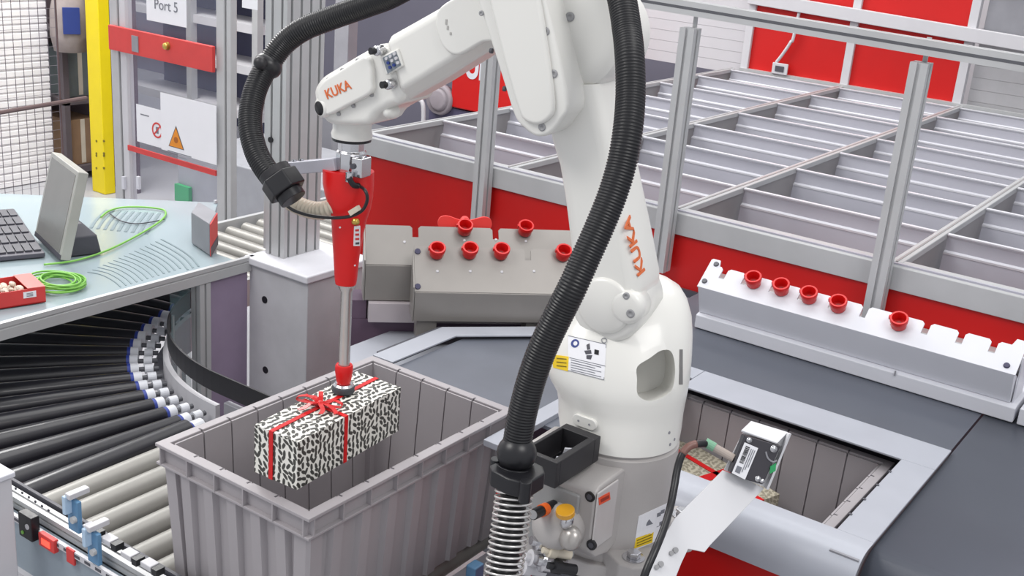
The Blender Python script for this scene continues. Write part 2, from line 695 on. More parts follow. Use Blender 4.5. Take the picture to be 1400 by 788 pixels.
# left side shelf plates that carry the slanted steel rack
bm = B(); prism(bm, [(-1.818, 1.99, 0.915), (-1.75, 1.90, 0.915), (-1.652, 1.88, 0.915), (-1.652, 2.14, 0.915), (-1.33, 2.47, 0.915), (-1.33, 3.04, 0.915), (-1.818, 3.04, 0.915)], (0, 0, 0.015)); obj('left_shelf', bm, M_LIP, wt)
bm = B(); prism(bm, [(-1.818, 3.0, 0.931), (-1.31, 3.0, 0.931), (-1.31, 3.02, 0.931), (-1.818, 3.02, 0.931)], (0, 0, 0.02)); obj('shelf_backstop', bm, M_GREYD, wt)
bm = B(); prism(bm, [(-1.648, 1.9, 0.955), (-1.632, 1.9, 0.955), (-1.632, 2.118, 0.955), (-1.40, 2.37, 0.955), (-1.31, 2.37, 0.955), (-1.31, 2.385, 0.955), (-1.41, 2.385, 0.955), (-1.648, 2.13, 0.955)], (0, 0, 0.04)); obj('dark_joint', bm, M_GREYD, wt)
# floor tray under the right crate
bm = B(); box(bm, (-1.2, 1.83, 0.63), (-0.505, 2.34, 0.668)); obj('crate_shelf', bm, M_GREYD, wt)

# robot pedestal
_p = pD(848, 590, 1.9)
RBX, RBY = _p.x, _p.y
bm = B(); cyl(bm, (RBX, RBY, 0), (RBX, RBY, 1.0), 0.122, n=40); tag(obj('robot_pedestal', bm, M_GREYD, bevel=0.004), 'dark grey round pedestal under the foot of the white robot arm', 'pedestal')

# ================================================================== CHUTE SORTER behind (grid of sheet-metal pockets)
YS = 3.0
st = thing('chute_sorter', (-1.4, 4.4, 0), 'big sheet-metal sorter with rows of open pockets behind the work table', 'sorter')
ZT = 1.186
DX = [-2.72, -2.09, -1.465, -0.81, -0.17, 0.47]
WY = [3.45, 3.89, 4.32, 4.75, 5.18, 5.60, 6.0]


def profile_bar(bm, p0, p1, w=0.045):
    """aluminium T-slot bar: square with a groove on each side"""
    p0, p1 = Vector(p0), Vector(p1)
    x, y, d = frame_of(p1-p0)
    h = w/2
    g = 0.1*w
    dp = 0.16*w
    s = [(-h, -h), (-g, -h), (-g, -h+dp), (g, -h+dp), (g, -h), (h, -h), (h, -g), (h-dp, -g), (h-dp, g), (h, g), (h, h), (g, h), (g, h-dp), (-g, h-dp), (-g, h), (-h, h), (-h, g), (-h+dp, g), (-h+dp, -g), (-h, -g)]
    prism(bm, [p0+x*a+y*b for a, b in s], p1-p0)
    return bm


# dividers run away from the camera (along Y)
dv = None
for i, x in enumerate(DX):
    if dv is None:
        bm = B()
        prism(bm, [(x-0.0025, YS+0.03, 0.90), (x-0.0025, 6.05, 0.90), (x-0.0025, 6.05, ZT-0.02), (x-0.0025, YS+0.03, ZT-0.02)], (0.005, 0, 0))
        dv = obj('divider', bm, M_STEELD, st)
        bm = B(); box(bm, (x-0.016, YS+0.02, ZT-0.02), (x+0.016, 6.05, ZT)); obj('cap_rail', bm, M_ALU, dv, bevel=0.003)
        bm = B(); box(bm, (x-0.003, YS+0.02, ZT-0.001), (x+0.003, 6.05, ZT+0.0015)); obj('rail_slot', bm, M_STEELD, dv)
    else:
        copy_tree(dv, loc=Vector((x-DX[0], 0, 0)), parent=st)
# pocket walls run along X between the dividers; each is a folded sheet, lip and fold painted lighter as if lit
pw = None
for j, y in enumerate(WY):
    for i in range(len(DX)-1):
        x0, x1 = DX[i]+0.017, DX[i+1]-0.017
        if pw is None:
            bm = B()
            W0 = x1-x0
            prof = [(y, ZT-0.006), (y+0.004, ZT-0.006), (y-0.002, ZT-0.052), (y-0.010, ZT-0.058), (y-0.040, ZT-0.24), (y-0.045, ZT-0.24), (y-0.016, ZT-0.060), (y-0.016, ZT-0.056), (y-0.006, ZT-0.052)]
            prism(bm, [(x0, a, b) for a, b in prof], (W0, 0, 0))
            pw = obj('pocket_wall', bm, M_STEEL, st)
            bm = B(); prism(bm, [(x0, a, b) for a, b in ((y-0.010, ZT-0.006), (y-0.010, ZT-0.002), (y+0.006, ZT-0.002), (y+0.006, ZT-0.010), (y-0.002, ZT-0.014))], (W0, 0, 0)); obj('lit_lip', bm, M_LIPB, pw)
            bm = B(); prism(bm, [(x0, a, b) for a, b in ((y-0.006, ZT-0.051), (y-0.018, ZT-0.055), (y-0.018, ZT-0.061), (y-0.013, ZT-0.060))], (W0, 0, 0)); obj('lit_fold_edge', bm, M_LIPB, pw)
            X00 = x0
        else:
            c = copy_tree(pw)
            s = (x1-x0)/W0
            c.location = Vector((0, y-WY[0], 0))
            # same sheet, slid to its bay
            me_off = (x0 - X00)
            c.location.x = me_off
            if abs(s-1) > 0.01:
                c.scale = (s, 1, 1)
                ox = X00 - OFF[st].x
                c.location.x = (x0-OFF[st].x) - ox*s
# small items lying in the front pockets
bm = B(); box(bm, (-2.8, 3.05, 0.86), (0.5, 6.05, 0.9)); obj('chute_floor', bm, M_GREYM, st)
# front lip (folded sheet) and red panel under it
bm = B()
prism(bm, [(-2.80, YS, 1.112), (-2.80, YS, 1.176), (-2.80, YS+0.006, 1.184), (-2.80, YS+0.05, 1.184), (-2.80, YS+0.05, 1.16), (-2.80, YS+0.01, 1.16), (-2.80, YS+0.01, 1.112)], (3.6, 0, 0))
obj('front_lip', bm, M_ALU, st, bevel=0.002)
bm = B(); box(bm, (-2.80, YS+0.004, 1.176), (0.8, YS+0.012, 1.1865)); obj('lip_edge', bm, M_STEEL, st)
bm = B(); box(bm, (-2.80, YS+0.012, 0.0), (0.8, YS+0.02, 1.118)); obj('red_front_panel', bm, M_RED, st)
bm = B()
box(bm, (-1.31, YS-0.035, 1.0), (0.8, YS+0.008, 1.03)); obj('foot_profile', bm, M_ALU, st, bevel=0.003)
bm = B(); box(bm, (-1.31, YS-0.0385, 1.011), (0.8, YS-0.034, 1.018)); obj('profile_slot', bm, M_ALUD, st)
bm = B(); box(bm, (-1.31, YS-0.07, 1.0), (0.8, YS-0.04, 1.012)); obj('foot_strip', bm, M_ALUD, st)

# guard frame: posts at the front of the sorter and a long top rail
gf = thing('guard_frame', (-1.4, YS-0.028, 1.0), 'aluminium guard frame of upright posts and a long top rail before the sorter', 'frame')
for x in (-2.155, -1.478, -0.832):
    bm = B(); profile_bar(bm, (x, YS-0.028, 1.0), (x, YS-0.028, 1.715)); p = obj('post', bm, M_ALU, gf)
    bm = B(); box(bm, (x-0.006, YS-0.006, 1.68), (x+0.006, YS-0.002, 1.775)); obj('rail_bracket', bm, M_ALU, p)
bm = B(); ra, rb_ = pY(872, -1, YS-0.028), pY(1400, 86.5, YS-0.028)
rd_ = (rb_-ra)/(rb_.x-ra.x)
ra, rb_ = ra + rd_*(-2.30-ra.x), ra + rd_*(0.9-ra.x)
profile_bar(bm, ra, rb_, 0.038); obj('top_rail', bm, M_ALU, gf)
bm = B(); prism(bm, [ra+Vector((0, -0.0192, a)) for a in (-0.004, 0.004)]+[rb_+Vector((0, -0.0192, a)) for a in (0.004, -0.004)], (0, 0.003, 0)); obj('rail_slot', bm, M_ALUD, gf)

# back frame with red panels
YB = 6.06
bf = thing('panel_frame', (-2.0, YB, 0), 'aluminium back frame with bright red panels at the far end of the sorter', 'frame')
bxs = [-2.66, -2.08, -1.49]
for x in bxs:
    bm = B(); box(bm, (x-0.022, YB, 0.0), (x+0.022, YB+0.045, 2.3)); obj('post', bm, M_GREYL, bf, bevel=0.003)
for x0, x1 in zip(bxs, bxs[1:]):
    bm = B(); box(bm, (x0+0.022, YB+0.02, 1.19), (x1-0.022, YB+0.03, 2.3)); obj('red_panel', bm, M_RED, bf)
bm = B(); ba, bb0 = pY(1018, -5, YB-0.016), pY(1400, 60, YB-0.016)
bd_ = (bb0-ba)/(bb0.x-ba.x)
ba, bb0 = ba+bd_*(-2.68-ba.x), ba+bd_*(0.6-ba.x)
prism(bm, [ba+Vector((0, -0.015, -0.034)), ba+Vector((0, -0.015, 0.034)), bb0+Vector((0, -0.015, 0.034)), bb0+Vector((0, -0.015, -0.034))], (0, 0.03, 0)); obj('cross_beam', bm, M_GREYL, bf, bevel=0.004)
bm = B(); box(bm, (-2.68, YB-0.01, 1.17), (0.6, YB+0.02, 1.195)); obj('sill', bm, M_ALU, bf)
bm = B(); gp_ = pY(1336, 40, YB+0.03)
box(bm, (-1.44, YB+0.03, gp_.z-0.02), (-0.5, YB+0.06, gp_.z+0.19)); obj('grey_panel', bm, M_GREYM, bf, bevel=0.003)
bm = B(); box(bm, (-1.46, YB+0.01, gp_.z+0.192), (-0.5, YB+0.06, gp_.z+0.225)); obj('panel_rail', bm, M_GREYL, bf)
# ribbed grey sheets low on the right of the red panels
rb = None
for k in range(7):
    if rb is None:
        bm = B(); box(bm, (-1.45, YB+0.05, 1.15), (0.6, YB+0.062, 1.2085)); rb = obj('wall_sheet', bm, mat('sheet_grey', (168, 167, 170), 0.5), bf)
    else:
        again(rb, 'wall_sheet', (0, 0, 0.06*k))
rb = None
for k in range(8):
    if rb is None:
        bm = B(); box(bm, (-3.6, YB+0.05, 1.15), (-2.69, YB+0.062, 1.2085)); rb = obj('wall_sheet', bm, M_WALLW, bf)
    else:
        again(rb, 'wall_sheet', (0, 0, 0.06*k))
# cable with socket on the red panel
a = pY(1067, 94, YB-0.01); b = pY(1087, 42, YB-0.01)
sk = thing('wall_socket', a, 'small square socket on a white cable at the foot of the red panels', 'socket')
bm = B(); box(bm, (a.x-0.045, YB-0.022, a.z-0.03), (a.x+0.045, YB-0.011, a.z+0.03)); obj('plate', bm, M_GREYL, sk, bevel=0.003)
bm = B(); box(bm, (a.x-0.025, YB-0.026, a.z-0.015), (a.x+0.025, YB-0.021, a.z+0.015)); obj('socket_hole', bm, M_GREYD, sk)
P = catmull([a+Vector((-0.03, 0.0, 0.03)), a.lerp(b, 0.35)+Vector((-0.02, 0, 0)), a.lerp(b, 0.7), b, b+Vector((0.03, 0, 0.5))], 8)
bm = B(); tube(bm, P, 0.009, 8); obj('cable', bm, M_GREYL, sk, smooth=True)

# ================================================================== RED CUPS (sensor sockets) and RACKS
cup0 = None


def red_cup(base, ax, label, s=1.0):
    global cup0
    if cup0 is None:
        r = thing('red_cup', (0, 0, 0), label, 'cup', 'red plastic cups on the racks')
        bm = B()
        lathe(bm, (0, 0, 0), (0, 0, 1), [(0.0, 0.0), (0.0165, 0.0), (0.0180, 0.002), (0.0190, 0.018), (0.0210, 0.019), (0.0215, 0.028), (0.0205, 0.030), (0.0165, 0.030), (0.0155, 0.028), (0.0145, 0.006), (0.0, 0.006)], 28)
        o = obj('cup_wall', bm, M_REDT, r, smooth=True)
        smooth_by_angle(o, 40)
        bm = B()
        lathe(bm, (0, 0, 0.006), (0, 0, 1), [(0, 0), (0.006, 0), (0.006, 0.006), (0, 0.006)], 14)
        obj('inner_pin', bm, mat('dark_red_plastic', (140, 16, 16), 0.4), r)
        bm = B(); box(bm, (-0.0235, -0.003, 0.019), (-0.0205, 0.003, 0.029)); obj('side_tab', bm, M_REDT, r)
        cup0 = r
    else:
        r = copy_tree(cup0, label=label)
    r.location = base
    r.rotation_euler = Vector(ax).to_track_quat('Z', 'Y').to_euler()
    r.scale = (s, s, s)
    return r


# white rack on the right
wr = thing('white_cup_rack', (-0.78, 2.6, 1.0), 'long white folded-sheet rack with a notched top edge on the dark belt', 'rack')
X0, X1 = -1.18, -0.395
bm = B(); prism(bm, [(X0, 2.612, 1.0), (X0, 2.612, 1.036), (X0, 2.628, 1.040), (X0, 2.80, 1.040), (X0, 2.80, 1.0)], (X1-X0+0.015, 0, 0)); obj('base_rail', bm, M_FIXW, wr, bevel=0.003)
FY, FZ = 2.596, 1.118     # crease
prism_pts = [(X0+0.002, 2.625, 1.040), (X0+0.002, FY, FZ), (X0+0.002, FY+0.004, FZ+0.001), (X0+0.002, 2.645, 1.10), (X0+0.002, 2.66, 1.040)]
bm = B(); prism(bm, prism_pts, (X1-X0-0.004, 0, 0)); obj('front_face', bm, M_FIXW, wr, bevel=0.003)
# notched top plate tilted back
tdir = Vector((0, 0.066, 0.056)).normalized()
tlen = 0.086
nrm = Vector((0, -tdir.z, tdir.y))


def notched(x0, x1, notches, hw, depth, length, ears=(0.03, 0.03), ear_h=0.018):
    out = [(x0, 0), (x1, 0)]
    out += [(x1, length+ear_h-0.004), (x1-0.004, length+ear_h), (x1-ears[1]+0.006, length+ear_h), (x1-ears[1], length)] if ears[1] else [(x1, length)]
    for c in sorted(notches, reverse=True):
        out += [(c+hw+0.006, length), (c+hw, length-0.006), (c+hw, length-depth), (c-hw, length-depth), (c-hw, length-0.006), (c-hw-0.006, length)]
    out += [(x0+ears[0], length), (x0+ears[0]-0.006, length+ear_h), (x0+0.004, length+ear_h), (x0, length+ear_h-0.004)] if ears[0] else [(x0, length)]
    return out


no = notched(X0, X1, [-1.131, -1.069, -0.993, -0.917, -0.838, -0.760, -0.684, -0.612, -0.533, -0.460], 0.0075, 0.034, tlen-0.012)
bm = B()
prism(bm, [Vector((a, FY, FZ))+tdir*b for a, b in no], -nrm*0.004)
obj('top_plate', bm, M_FIXW, wr)
bl = None
for (x, t) in ((X0+0.018, 0.078), (X0+0.012, 0.02), (X1-0.024, 0.018)):
    c = Vector((x, FY, FZ))+tdir*t
    bm = B(); cyl(bm, c, c+nrm*0.004, 0.0075, 0.006, 14); obj('bolt', bm, M_ALUD if t != 0.018 else mat('dark_slate_bolt', (58, 56, 84), 0.5), wr)
bm = B(); box(bm, (-0.655, 2.609, 1.03), (-0.652, 2.613, 1.042)); obj('rail_joint', bm, M_GREYM, wr)
bm = B(); box(bm, (X1+0.001, 2.63, 1.04), (X1+0.004, 2.72, 1.15)); obj('end_plate', bm, M_FIXW, wr)
names = ['leftmost red cup on the white rack', 'second red cup from the left on the white rack', 'third red cup from the left on the white rack', 'fourth red cup from the left on the white rack', 'red cup standing alone toward the right end of the white rack']
for (x, y), n in zip(((1029, 383), (1067, 393), (1105, 404), (1145, 416), (1228, 440)), names):
    q = pP(x, y, Vector((0, FY, FZ))+nrm*0.018, nrm)
    red_cup(q-nrm*0.018, Vector((0.05, -0.5, 0.8)), n)
# next rack end cut by the frame at the far right
bm = B(); prism(bm, [(-0.372, 2.612, 1.0), (-0.372, 2.612, 1.04), (-0.372, 2.80, 1.04), (-0.372, 2.80, 1.0)], (0.75, 0, 0))
tag(obj('rack_base', bm, M_FIXW, bevel=0.003), 'white base rail end just right of the long white rack', 'rail')

# steel racks standing at 45 degrees on the left
E45 = Vector((0.7071, 0.7071, 0))
M45 = Vector((0.7071, -0.7071, 0))
P0 = Vector((-1.586, 2.213, 0))


def q45(e, d, z):
    return P0 + E45*e - M45*d + Z*z


def steel_rack(name, label, e0, e1, d0, zb, zc, zt, run, notches, low=None):
    t = thing(name, q45((e0+e1)/2, d0+0.05, zb), label, 'rack')
    bm = B(); prism(bm, [q45(e0, d0, zb), q45(e0, d0, zc-0.003), q45(e0, d0+0.003, zc), q45(e0, d0+run, zc), q45(e0, d0+run, zb)], E45*(e1-e0)); obj('front_box', bm, M_FIXG, t, bevel=0.002)
    td = Vector((-M45.x*run, -M45.y*run, zt-zc))
    L = td.length
    td.normalize()
    nn = E45.cross(td).normalized()
    if nn.dot(M45) < 0:
        nn = -nn
    pts = notched(e0, e1, notches, 0.008, 0.032, L, (0, 0))
    bm = B(); prism(bm, [q45(a, d0, zc)+td*b for a, b in pts], -nn*0.004); obj('top_plate', bm, M_FIXG, t)
    bm = B(); prism(bm, [q45(e0-0.004, d0, zb), q45(e0-0.004, d0, zc+0.01), q45(e0-0.004, d0+run, zt-0.01), q45(e0-0.004, d0+run, zb)], E45*0.0035); obj('end_plate', bm, M_FIXG, t)
    return t, td, nn, L


r1, td, nn, L1 = steel_rack('steel_cup_rack', 'raw steel rack nearest the grey crate, a row of red cups on its slanted plate', -0.165, 0.42, 0.0, 1.003, 1.083, 1.178, 0.075, [0.125])
for (x, y) in ((571, 344), (571, 392)):
    c = pP(x, y, q45(0, 0, 1.083), nn)
    bm = B(); cyl(bm, c, c+nn*0.004, 0.008, 0.007, 14); obj('bolt', bm, mat('dark_slate_bolt', (58, 56, 84), 0.5), r1)
for (x, y) in ((598, 371), (643, 371), (686, 372), (730, 371)):
    c = pP(x, y, q45(0, 0, 1.083), nn)
    bm = B(); cyl(bm, c, c+nn*0.002, 0.004, 0.003, 10); obj('rivet', bm, M_GREYL, r1)
for k in (-0.13, 0.15):
    bm = B(); obox(bm, q45(k, 0.04, 0.975), E45, M45, Z, 0.05, 0.06, 0.056); obj('foot', bm, M_FIXG, r1)
for (x, y), n in zip(((598, 345), (643, 345), (686, 346), (771, 348)), ('leftmost cup in the front row on the steel rack', 'second cup from the left in the front row on the steel rack', 'third cup from the left in the front row on the steel rack', 'cup in the front row half hidden by the robot arm')):
    q = pP(x, y, q45(0, 0, 1.083)+nn*0.018, nn)
    red_cup(q-nn*0.018, M45*0.5+Z*0.82, 'red plastic cup, '+n, 0.98)
r2, td, nn2, L2 = steel_rack('steel_cup_rack', 'raw steel rack at the rear left, behind the one with the front row of cups', -0.283, 0.42, 0.10, 1.02, 1.118, 1.20, 0.075, [-0.155, 0.055])
for (x, y) in ((553, 331), (635, 329), (678, 328), (719, 330)):
    c = pP(x, y, q45(0, 0.10, 1.118), nn2)
    bm = B(); cyl(bm, c, c+nn2*0.002, 0.004, 0.003, 10); obj('rivet', bm, M_GREYL, r2)
bm = B(); prism(bm, [q45(-0.272, 0.085, 0.965), q45(-0.272, 0.085, 1.018), q45(-0.272, 0.2, 1.018), q45(-0.272, 0.2, 0.965)], E45*0.6); obj('base_rail', bm, mat('rail_grey', (172, 164, 168), 0.45), r2, bevel=0.002)
for (x, y), n in zip(((636, 313), (719, 314)), ('left cup in the rear row, before the coral wings', 'right cup in the rear row, nearest the robot arm')):
    q = pP(x, y, q45(0, 0.10, 1.118)+nn2*0.018, nn2)
    red_cup(q-nn2*0.018, M45*0.5+Z*0.82, 'red plastic cup, '+n, 0.98)
bm = B(); prism(bm, [q45(-0.315, 0.115, 0.55), q45(0.40, 0.115, 0.55), q45(0.40, 0.2, 0.55), q45(-0.315, 0.2, 0.55)], Z*0.413); o = obj('plum_plinth', bm, mat('plum_plinth', (92, 74, 92), 0.5), r2)
bm = B(); prism(bm, [q45(-0.315, 0.118, 0.9635), q45(-0.276, 0.118, 0.9635), q45(-0.276, 0.2, 0.9635), q45(-0.315, 0.2, 0.9635)], Z*0.05); obj('plinth_end', bm, MATS['plum_plinth'], r2)
# coral wing shaped knob behind the rear row
c0 = pP(636, 303, q45(0, 0.19, 1.2), M45)
wg = thing('wing_knob', c0, 'coral red two-winged knob sticking up behind the rear steel rack', 'knob')
for s in (-1, 1):
    pts = []
    for a, b in ((0.0, -0.008), (0.035, -0.016), (0.062, -0.016), (0.068, -0.004), (0.062, 0.008), (0.045, 0.011), (0.022, 0.005), (0.0, -0.001)):
        pts.append((s*a, b))
    pts = catmull([Vector((a, 0, b)) for a, b in pts], 4, True)
    bm = B(); prism(bm, [c0+E45*p.x*1.05+Z*p.z*1.2 for p in pts], -M45*0.006); obj('wing', bm, M_CORAL, wg)
bm = B(); cyl(bm, c0-M45*0.012, c0+M45*0.008, 0.012, 0.012, 16); obj('hub', bm, M_CORAL, wg)
# ================================================================== STORAGE CRATES  (0.40 x 0.60 x 0.30)
def make_crate(loc, label):
    t = thing('storage_crate', (0, 0, 0), label, 'crate', 'grey stacking crates')
    H = 0.30
    hx, hy = 0.20, 0.30
    ti = 0.024                       # rim overhang + wall
    bi = 0.040                       # at the bottom
    # body shell: outer skin and inner skin
    bm = B()
    def ring(i, z):
        return [(-hx+i, -hy+i, z), (hx-i, -hy+i, z), (hx-i, hy-i, z), (-hx+i, hy-i, z)]
    loft(bm, [ring(0.030, 0.0), ring(0.017, H-0.012), ring(0.022, H-0.012), ring(0.035, 0.006)])
    obj('shell', bm, M_CRATE, t, bevel=0.002)
    bm = B(); box(bm, (-hx+0.036, -hy+0.036, 0.0065), (hx-0.036, hy-0.036, 0.0095)); obj('crate_floor', bm, mat('crate_floor_plastic', (120, 114, 116), 0.55), t)
    # inner panels with recessed joints
    def panels(n, half, fixed, axis, sgn):
        first = None
        wdt = (2*half-0.05)/n
        for k in range(n):
            c = -half+0.025+wdt*(k+0.5)
            if first is None:
                bm = B()
                a0, a1 = c-wdt/2+0.0016, c+wdt/2-0.0016
                zt, zb = H-0.004, 0.012
                it, ib = fixed-0.0175, fixed-0.0365
                if axis == 'x':
                    prism(bm, [(sgn*(ib), a0, zb), (sgn*(it-0.0045), a0, zt), (sgn*(it-0.0085), a0, zt), (sgn*(ib-0.004), a0, zb)], (0, a1-a0, 0))
                else:
                    prism(bm, [(a0, sgn*(ib), zb), (a0, sgn*(it-0.0045), zt), (a0, sgn*(it-0.0085), zt), (a0, sgn*(ib-0.004), zb)], (a1-a0, 0, 0))
                first = obj('inner_panel', bm, M_CRATE, t)
                c0 = c
            else:
                again(first, 'inner_panel', (0, c-c0, 0) if axis == 'x' else (c-c0, 0, 0))
    for s in (-1, 1):
        panels(8, hy, hx, 'x', s)
        panels(5, hx, hy, 'y', s)
    # outer vertical ribs
    def ribs(n, half, fixed, axis, sgn):
        first = None
        wdt = (2*half-0.09)/n
        for k in range(n):
            c = -half+0.045+wdt*(k+0.5)
            if first is None:
                bm = B()
                b = 0.017
                for_ = []
                zt, zb = H-0.042, 0.004
                ot, ob = fixed-0.0165, fixed-0.030
                lo = [(-b, ob-0.002), (b, ob-0.002), (b-0.005, ob+0.0085), (-b+0.005, ob+0.0085)]
                hi = [(-b, ot-0.002), (b, ot-0.002), (b-0.005, ot+0.0105), (-b+0.005, ot+0.0105)]
                mk = (lambda q, z: [(sgn*d, c+a, z) for a, d in q]) if axis == 'x' else (lambda q, z: [(c+a, sgn*d, z) for a, d in q])
                loft(bm, [mk(lo, zb), mk(hi, zt)])
                first = obj('outer_rib', bm, M_CRATE, t)
                c0 = c
            else:
                again(first, 'outer_rib', (0, c-c0, 0) if axis == 'x' else (c-c0, 0, 0))
    for s in (-1, 1):
        ribs(7, hy, hx, 'x', s)
        ribs(5, hx, hy, 'y', s)
    # corner posts
    cp = None
    for sx in (-1, 1):
        for sy in (-1, 1):
            bm = B()
            def rr(i, z, a=0.034):
                x, y = sx*(hx-i), sy*(hy-i)
                return [(x, y-sy*a, z), (x-sx*0.006, y-sy*a, z), (x-sx*a, y-sy*a, z), (x-sx*a, y-sy*0.006, z), (x-sx*a, y, z), (x-sx*0.006, y, z), (x, y-sy*0.006, z)][::1]
            loft(bm, [rr(0.0215, 0.0), rr(0.0095, H-0.042)])
            obj('corner_post', bm, M_CRATE, t, smooth=False)
    # rims: flat top rail, lower rail, pocket ribs between them
    def frame(z0, z1, out, inn):
        bm = B()
        k = [(-hx+out, -hy+out), (hx-out, -hy+out), (hx-out, hy-out), (-hx+out, hy-out)]
        g = [(-hx+inn, -hy+inn), (hx-inn, -hy+inn), (hx-inn, hy-inn), (-hx+inn, hy-inn)]
        rings = [[(x, y, z0) for x, y in k], [(x, y, z1) for x, y in k], [(x, y, z1) for x, y in g], [(x, y, z0) for x, y in g]]
        R = [[bm.verts.new(p) for p in r] for r in rings]
        for a, b in zip(R, R[1:]+R[:1]):
            for i in range(4):
                bm.faces.new((a[i], a[(i+1) % 4], b[(i+1) % 4], b[i]))
        return bm
    obj('top_rim', frame(H-0.007, H, 0.0, 0.020), M_CRATE, t, bevel=0.0015)
    obj('lower_rim', frame(H-0.044, H-0.039, 0.001, 0.020), M_CRATE, t, bevel=0.001)
    obj('rim_back', frame(H-0.039, H-0.007, 0.011, 0.016), M_CRATE, t)
    first = {}
    for s in (-1, 1):
        for k in range(9):
            y = -hy+0.014+(2*hy-0.028)*k/8
            bm = B(); box(bm, (min(s*hx, s*(hx-0.014)), y-0.0012, H-0.040), (max(s*hx, s*(hx-0.014)), y+0.0012, H-0.006))
            if s not in first:
                first[s] = (obj('rim_rib', bm, M_CRATE, t), y)
            else:
                bm.free()
                again(first[s][0], 'rim_rib', (0, y-first[s][1], 0))
        for k in range(6):
            x = -hx+0.014+(2*hx-0.028)*k/5
            bm = B(); box(bm, (x-0.0012, min(s*hy, s*(hy-0.014)), H-0.040), (x+0.0012, max(s*hy, s*(hy-0.014)), H-0.006))
            if (s, 1) not in first:
                first[(s, 1)] = (obj('rim_rib', bm, M_CRATE, t), x)
            else:
                bm.free()
                again(first[(s, 1)][0], 'rim_rib', (x-first[(s, 1)][1], 0, 0))
    # small notches on the rim over each joint
    nn_ = None
    wy = (2*hy-0.05)/8
    for s in (-1, 1):
        for k in range(1, 8):
            bm = B(); box(bm, (s*(hx-0.0165)-0.004, -hy+0.025+wy*k-0.0016, H-0.004), (s*(hx-0.0165)+0.0035, -hy+0.025+wy*k+0.0016, H+0.0006))
            obj('rim_notch', bm, M_CRATED, t)
    wx = (2*hx-0.05)/5
    for s in (-1, 1):
        for k in range(1, 5):
            bm = B(); box(bm, (-hx+0.025+wx*k-0.0016, s*(hy-0.0165)-0.004, H-0.004), (-hx+0.025+wx*k+0.0016, s*(hy-0.0165)+0.0035, H+0.0006))
            obj('rim_notch', bm, M_CRATED, t)
    t.location = loc
    return t


crate = make_crate((-1.40, 1.53, 0.72), 'grey plastic crate on the roller conveyor, under the gift held by the robot')
crate2 = copy_tree(crate, loc=(-0.835, 2.085, 0.669), rot=(0, 0, PI/2), label='grey plastic crate sunk in the table opening right of the robot')


# ================================================================== GIFTS
def uvbox(o, faces_uv=None):
    me = o.data
    uv = me.uv_layers.new(name='UVMap')
    for p in me.polygons:
        n = p.normal
        a = n.cross(Z) if abs(n.z) < 0.8 else XA
        a = Vector(a).normalized()
        b = n.cross(a)
        for li in p.loop_indices:
            v = me.vertices[me.loops[li].vertex_index].co
            uv.data[li].uv = (v.dot(a)+n.x*0.37+n.z*0.11, v.dot(b)+n.y*0.53)


def gift_box(name, label, corners, ztop, hgt, paper):
    """corners: four plan points going round"""
    c = sum((Vector((p[0], p[1], 0)) for p in corners), Vector())/4
    t = thing(name, (c.x, c.y, ztop-hgt), label, 'gift box')
    bm = B(); prism(bm, [(p[0], p[1], ztop-hgt) for p in corners], (0, 0, hgt)); o = obj('wrapped_box', bm, paper, t)
    uvbox(o)
    return t, c


gz = 1.129
gc = [pZ(348, 581, gz), pZ(407, 605, gz), pZ(548, 530, gz), pZ(488, 508, gz)]
gh = 0.092
gift, gcen = gift_box('gift_box', 'white gift box with black leaf print and red bow held by the suction cup', gc, gz, gh, M_LEAF)
ea = ((gc[1]-gc[0])).normalized()                       # short way (towards camera right)
eb = ((gc[2]-gc[1])).normalized()                       # long way
sw, lw = (gc[1]-gc[0]).length, (gc[2]-gc[1]).length
pO = Vector(gc[0])


def G(a, b, z):
    return Vector((pO.x, pO.y, 0)) + ea*(a*sw) + eb*(b*lw) + Z*z


def ribbon(bm, P, side, wd, th=0.0012, ups=None):
    """flat band along the points P; side = width direction"""
    prev = None
    for i, p in enumerate(P):
        up = ups[i]
        s = side
        r = [bm.verts.new(p - s*wd/2), bm.verts.new(p + s*wd/2), bm.verts.new(p + s*wd/2 + up*th), bm.verts.new(p - s*wd/2 + up*th)]
        if prev:
            for k in range(4):
                bm.faces.new((prev[k], prev[(k+1) % 4], r[(k+1) % 4], r[k]))
        else:
            bm.faces.new(r)
        prev = r
    bm.faces.new(prev[::-1])
    return bm


e = 0.0006
zb_ = gz-gh
AM, BM = 0.40, 0.44
# band the long way round
bm = B()
ribbon(bm, [G(AM, 0, zb_)-eb*e, G(AM, 0, gz+e)-eb*e, G(AM, 1, gz+e)+eb*e, G(AM, 1, zb_)+eb*e], ea, 0.009, ups=[-eb, (Z-eb), (Z+eb), eb])
obj('long_ribbon', bm, M_RIB, gift)
bm = B()
ribbon(bm, [G(0, BM, zb_)-ea*e, G(0, BM, gz+e)-ea*e, G(1, BM, gz+e)+ea*e, G(1, BM, zb_)+ea*e], eb, 0.009, ups=[-ea, (Z-ea), (Z+ea), ea])
obj('cross_ribbon', bm, M_RIB, gift)
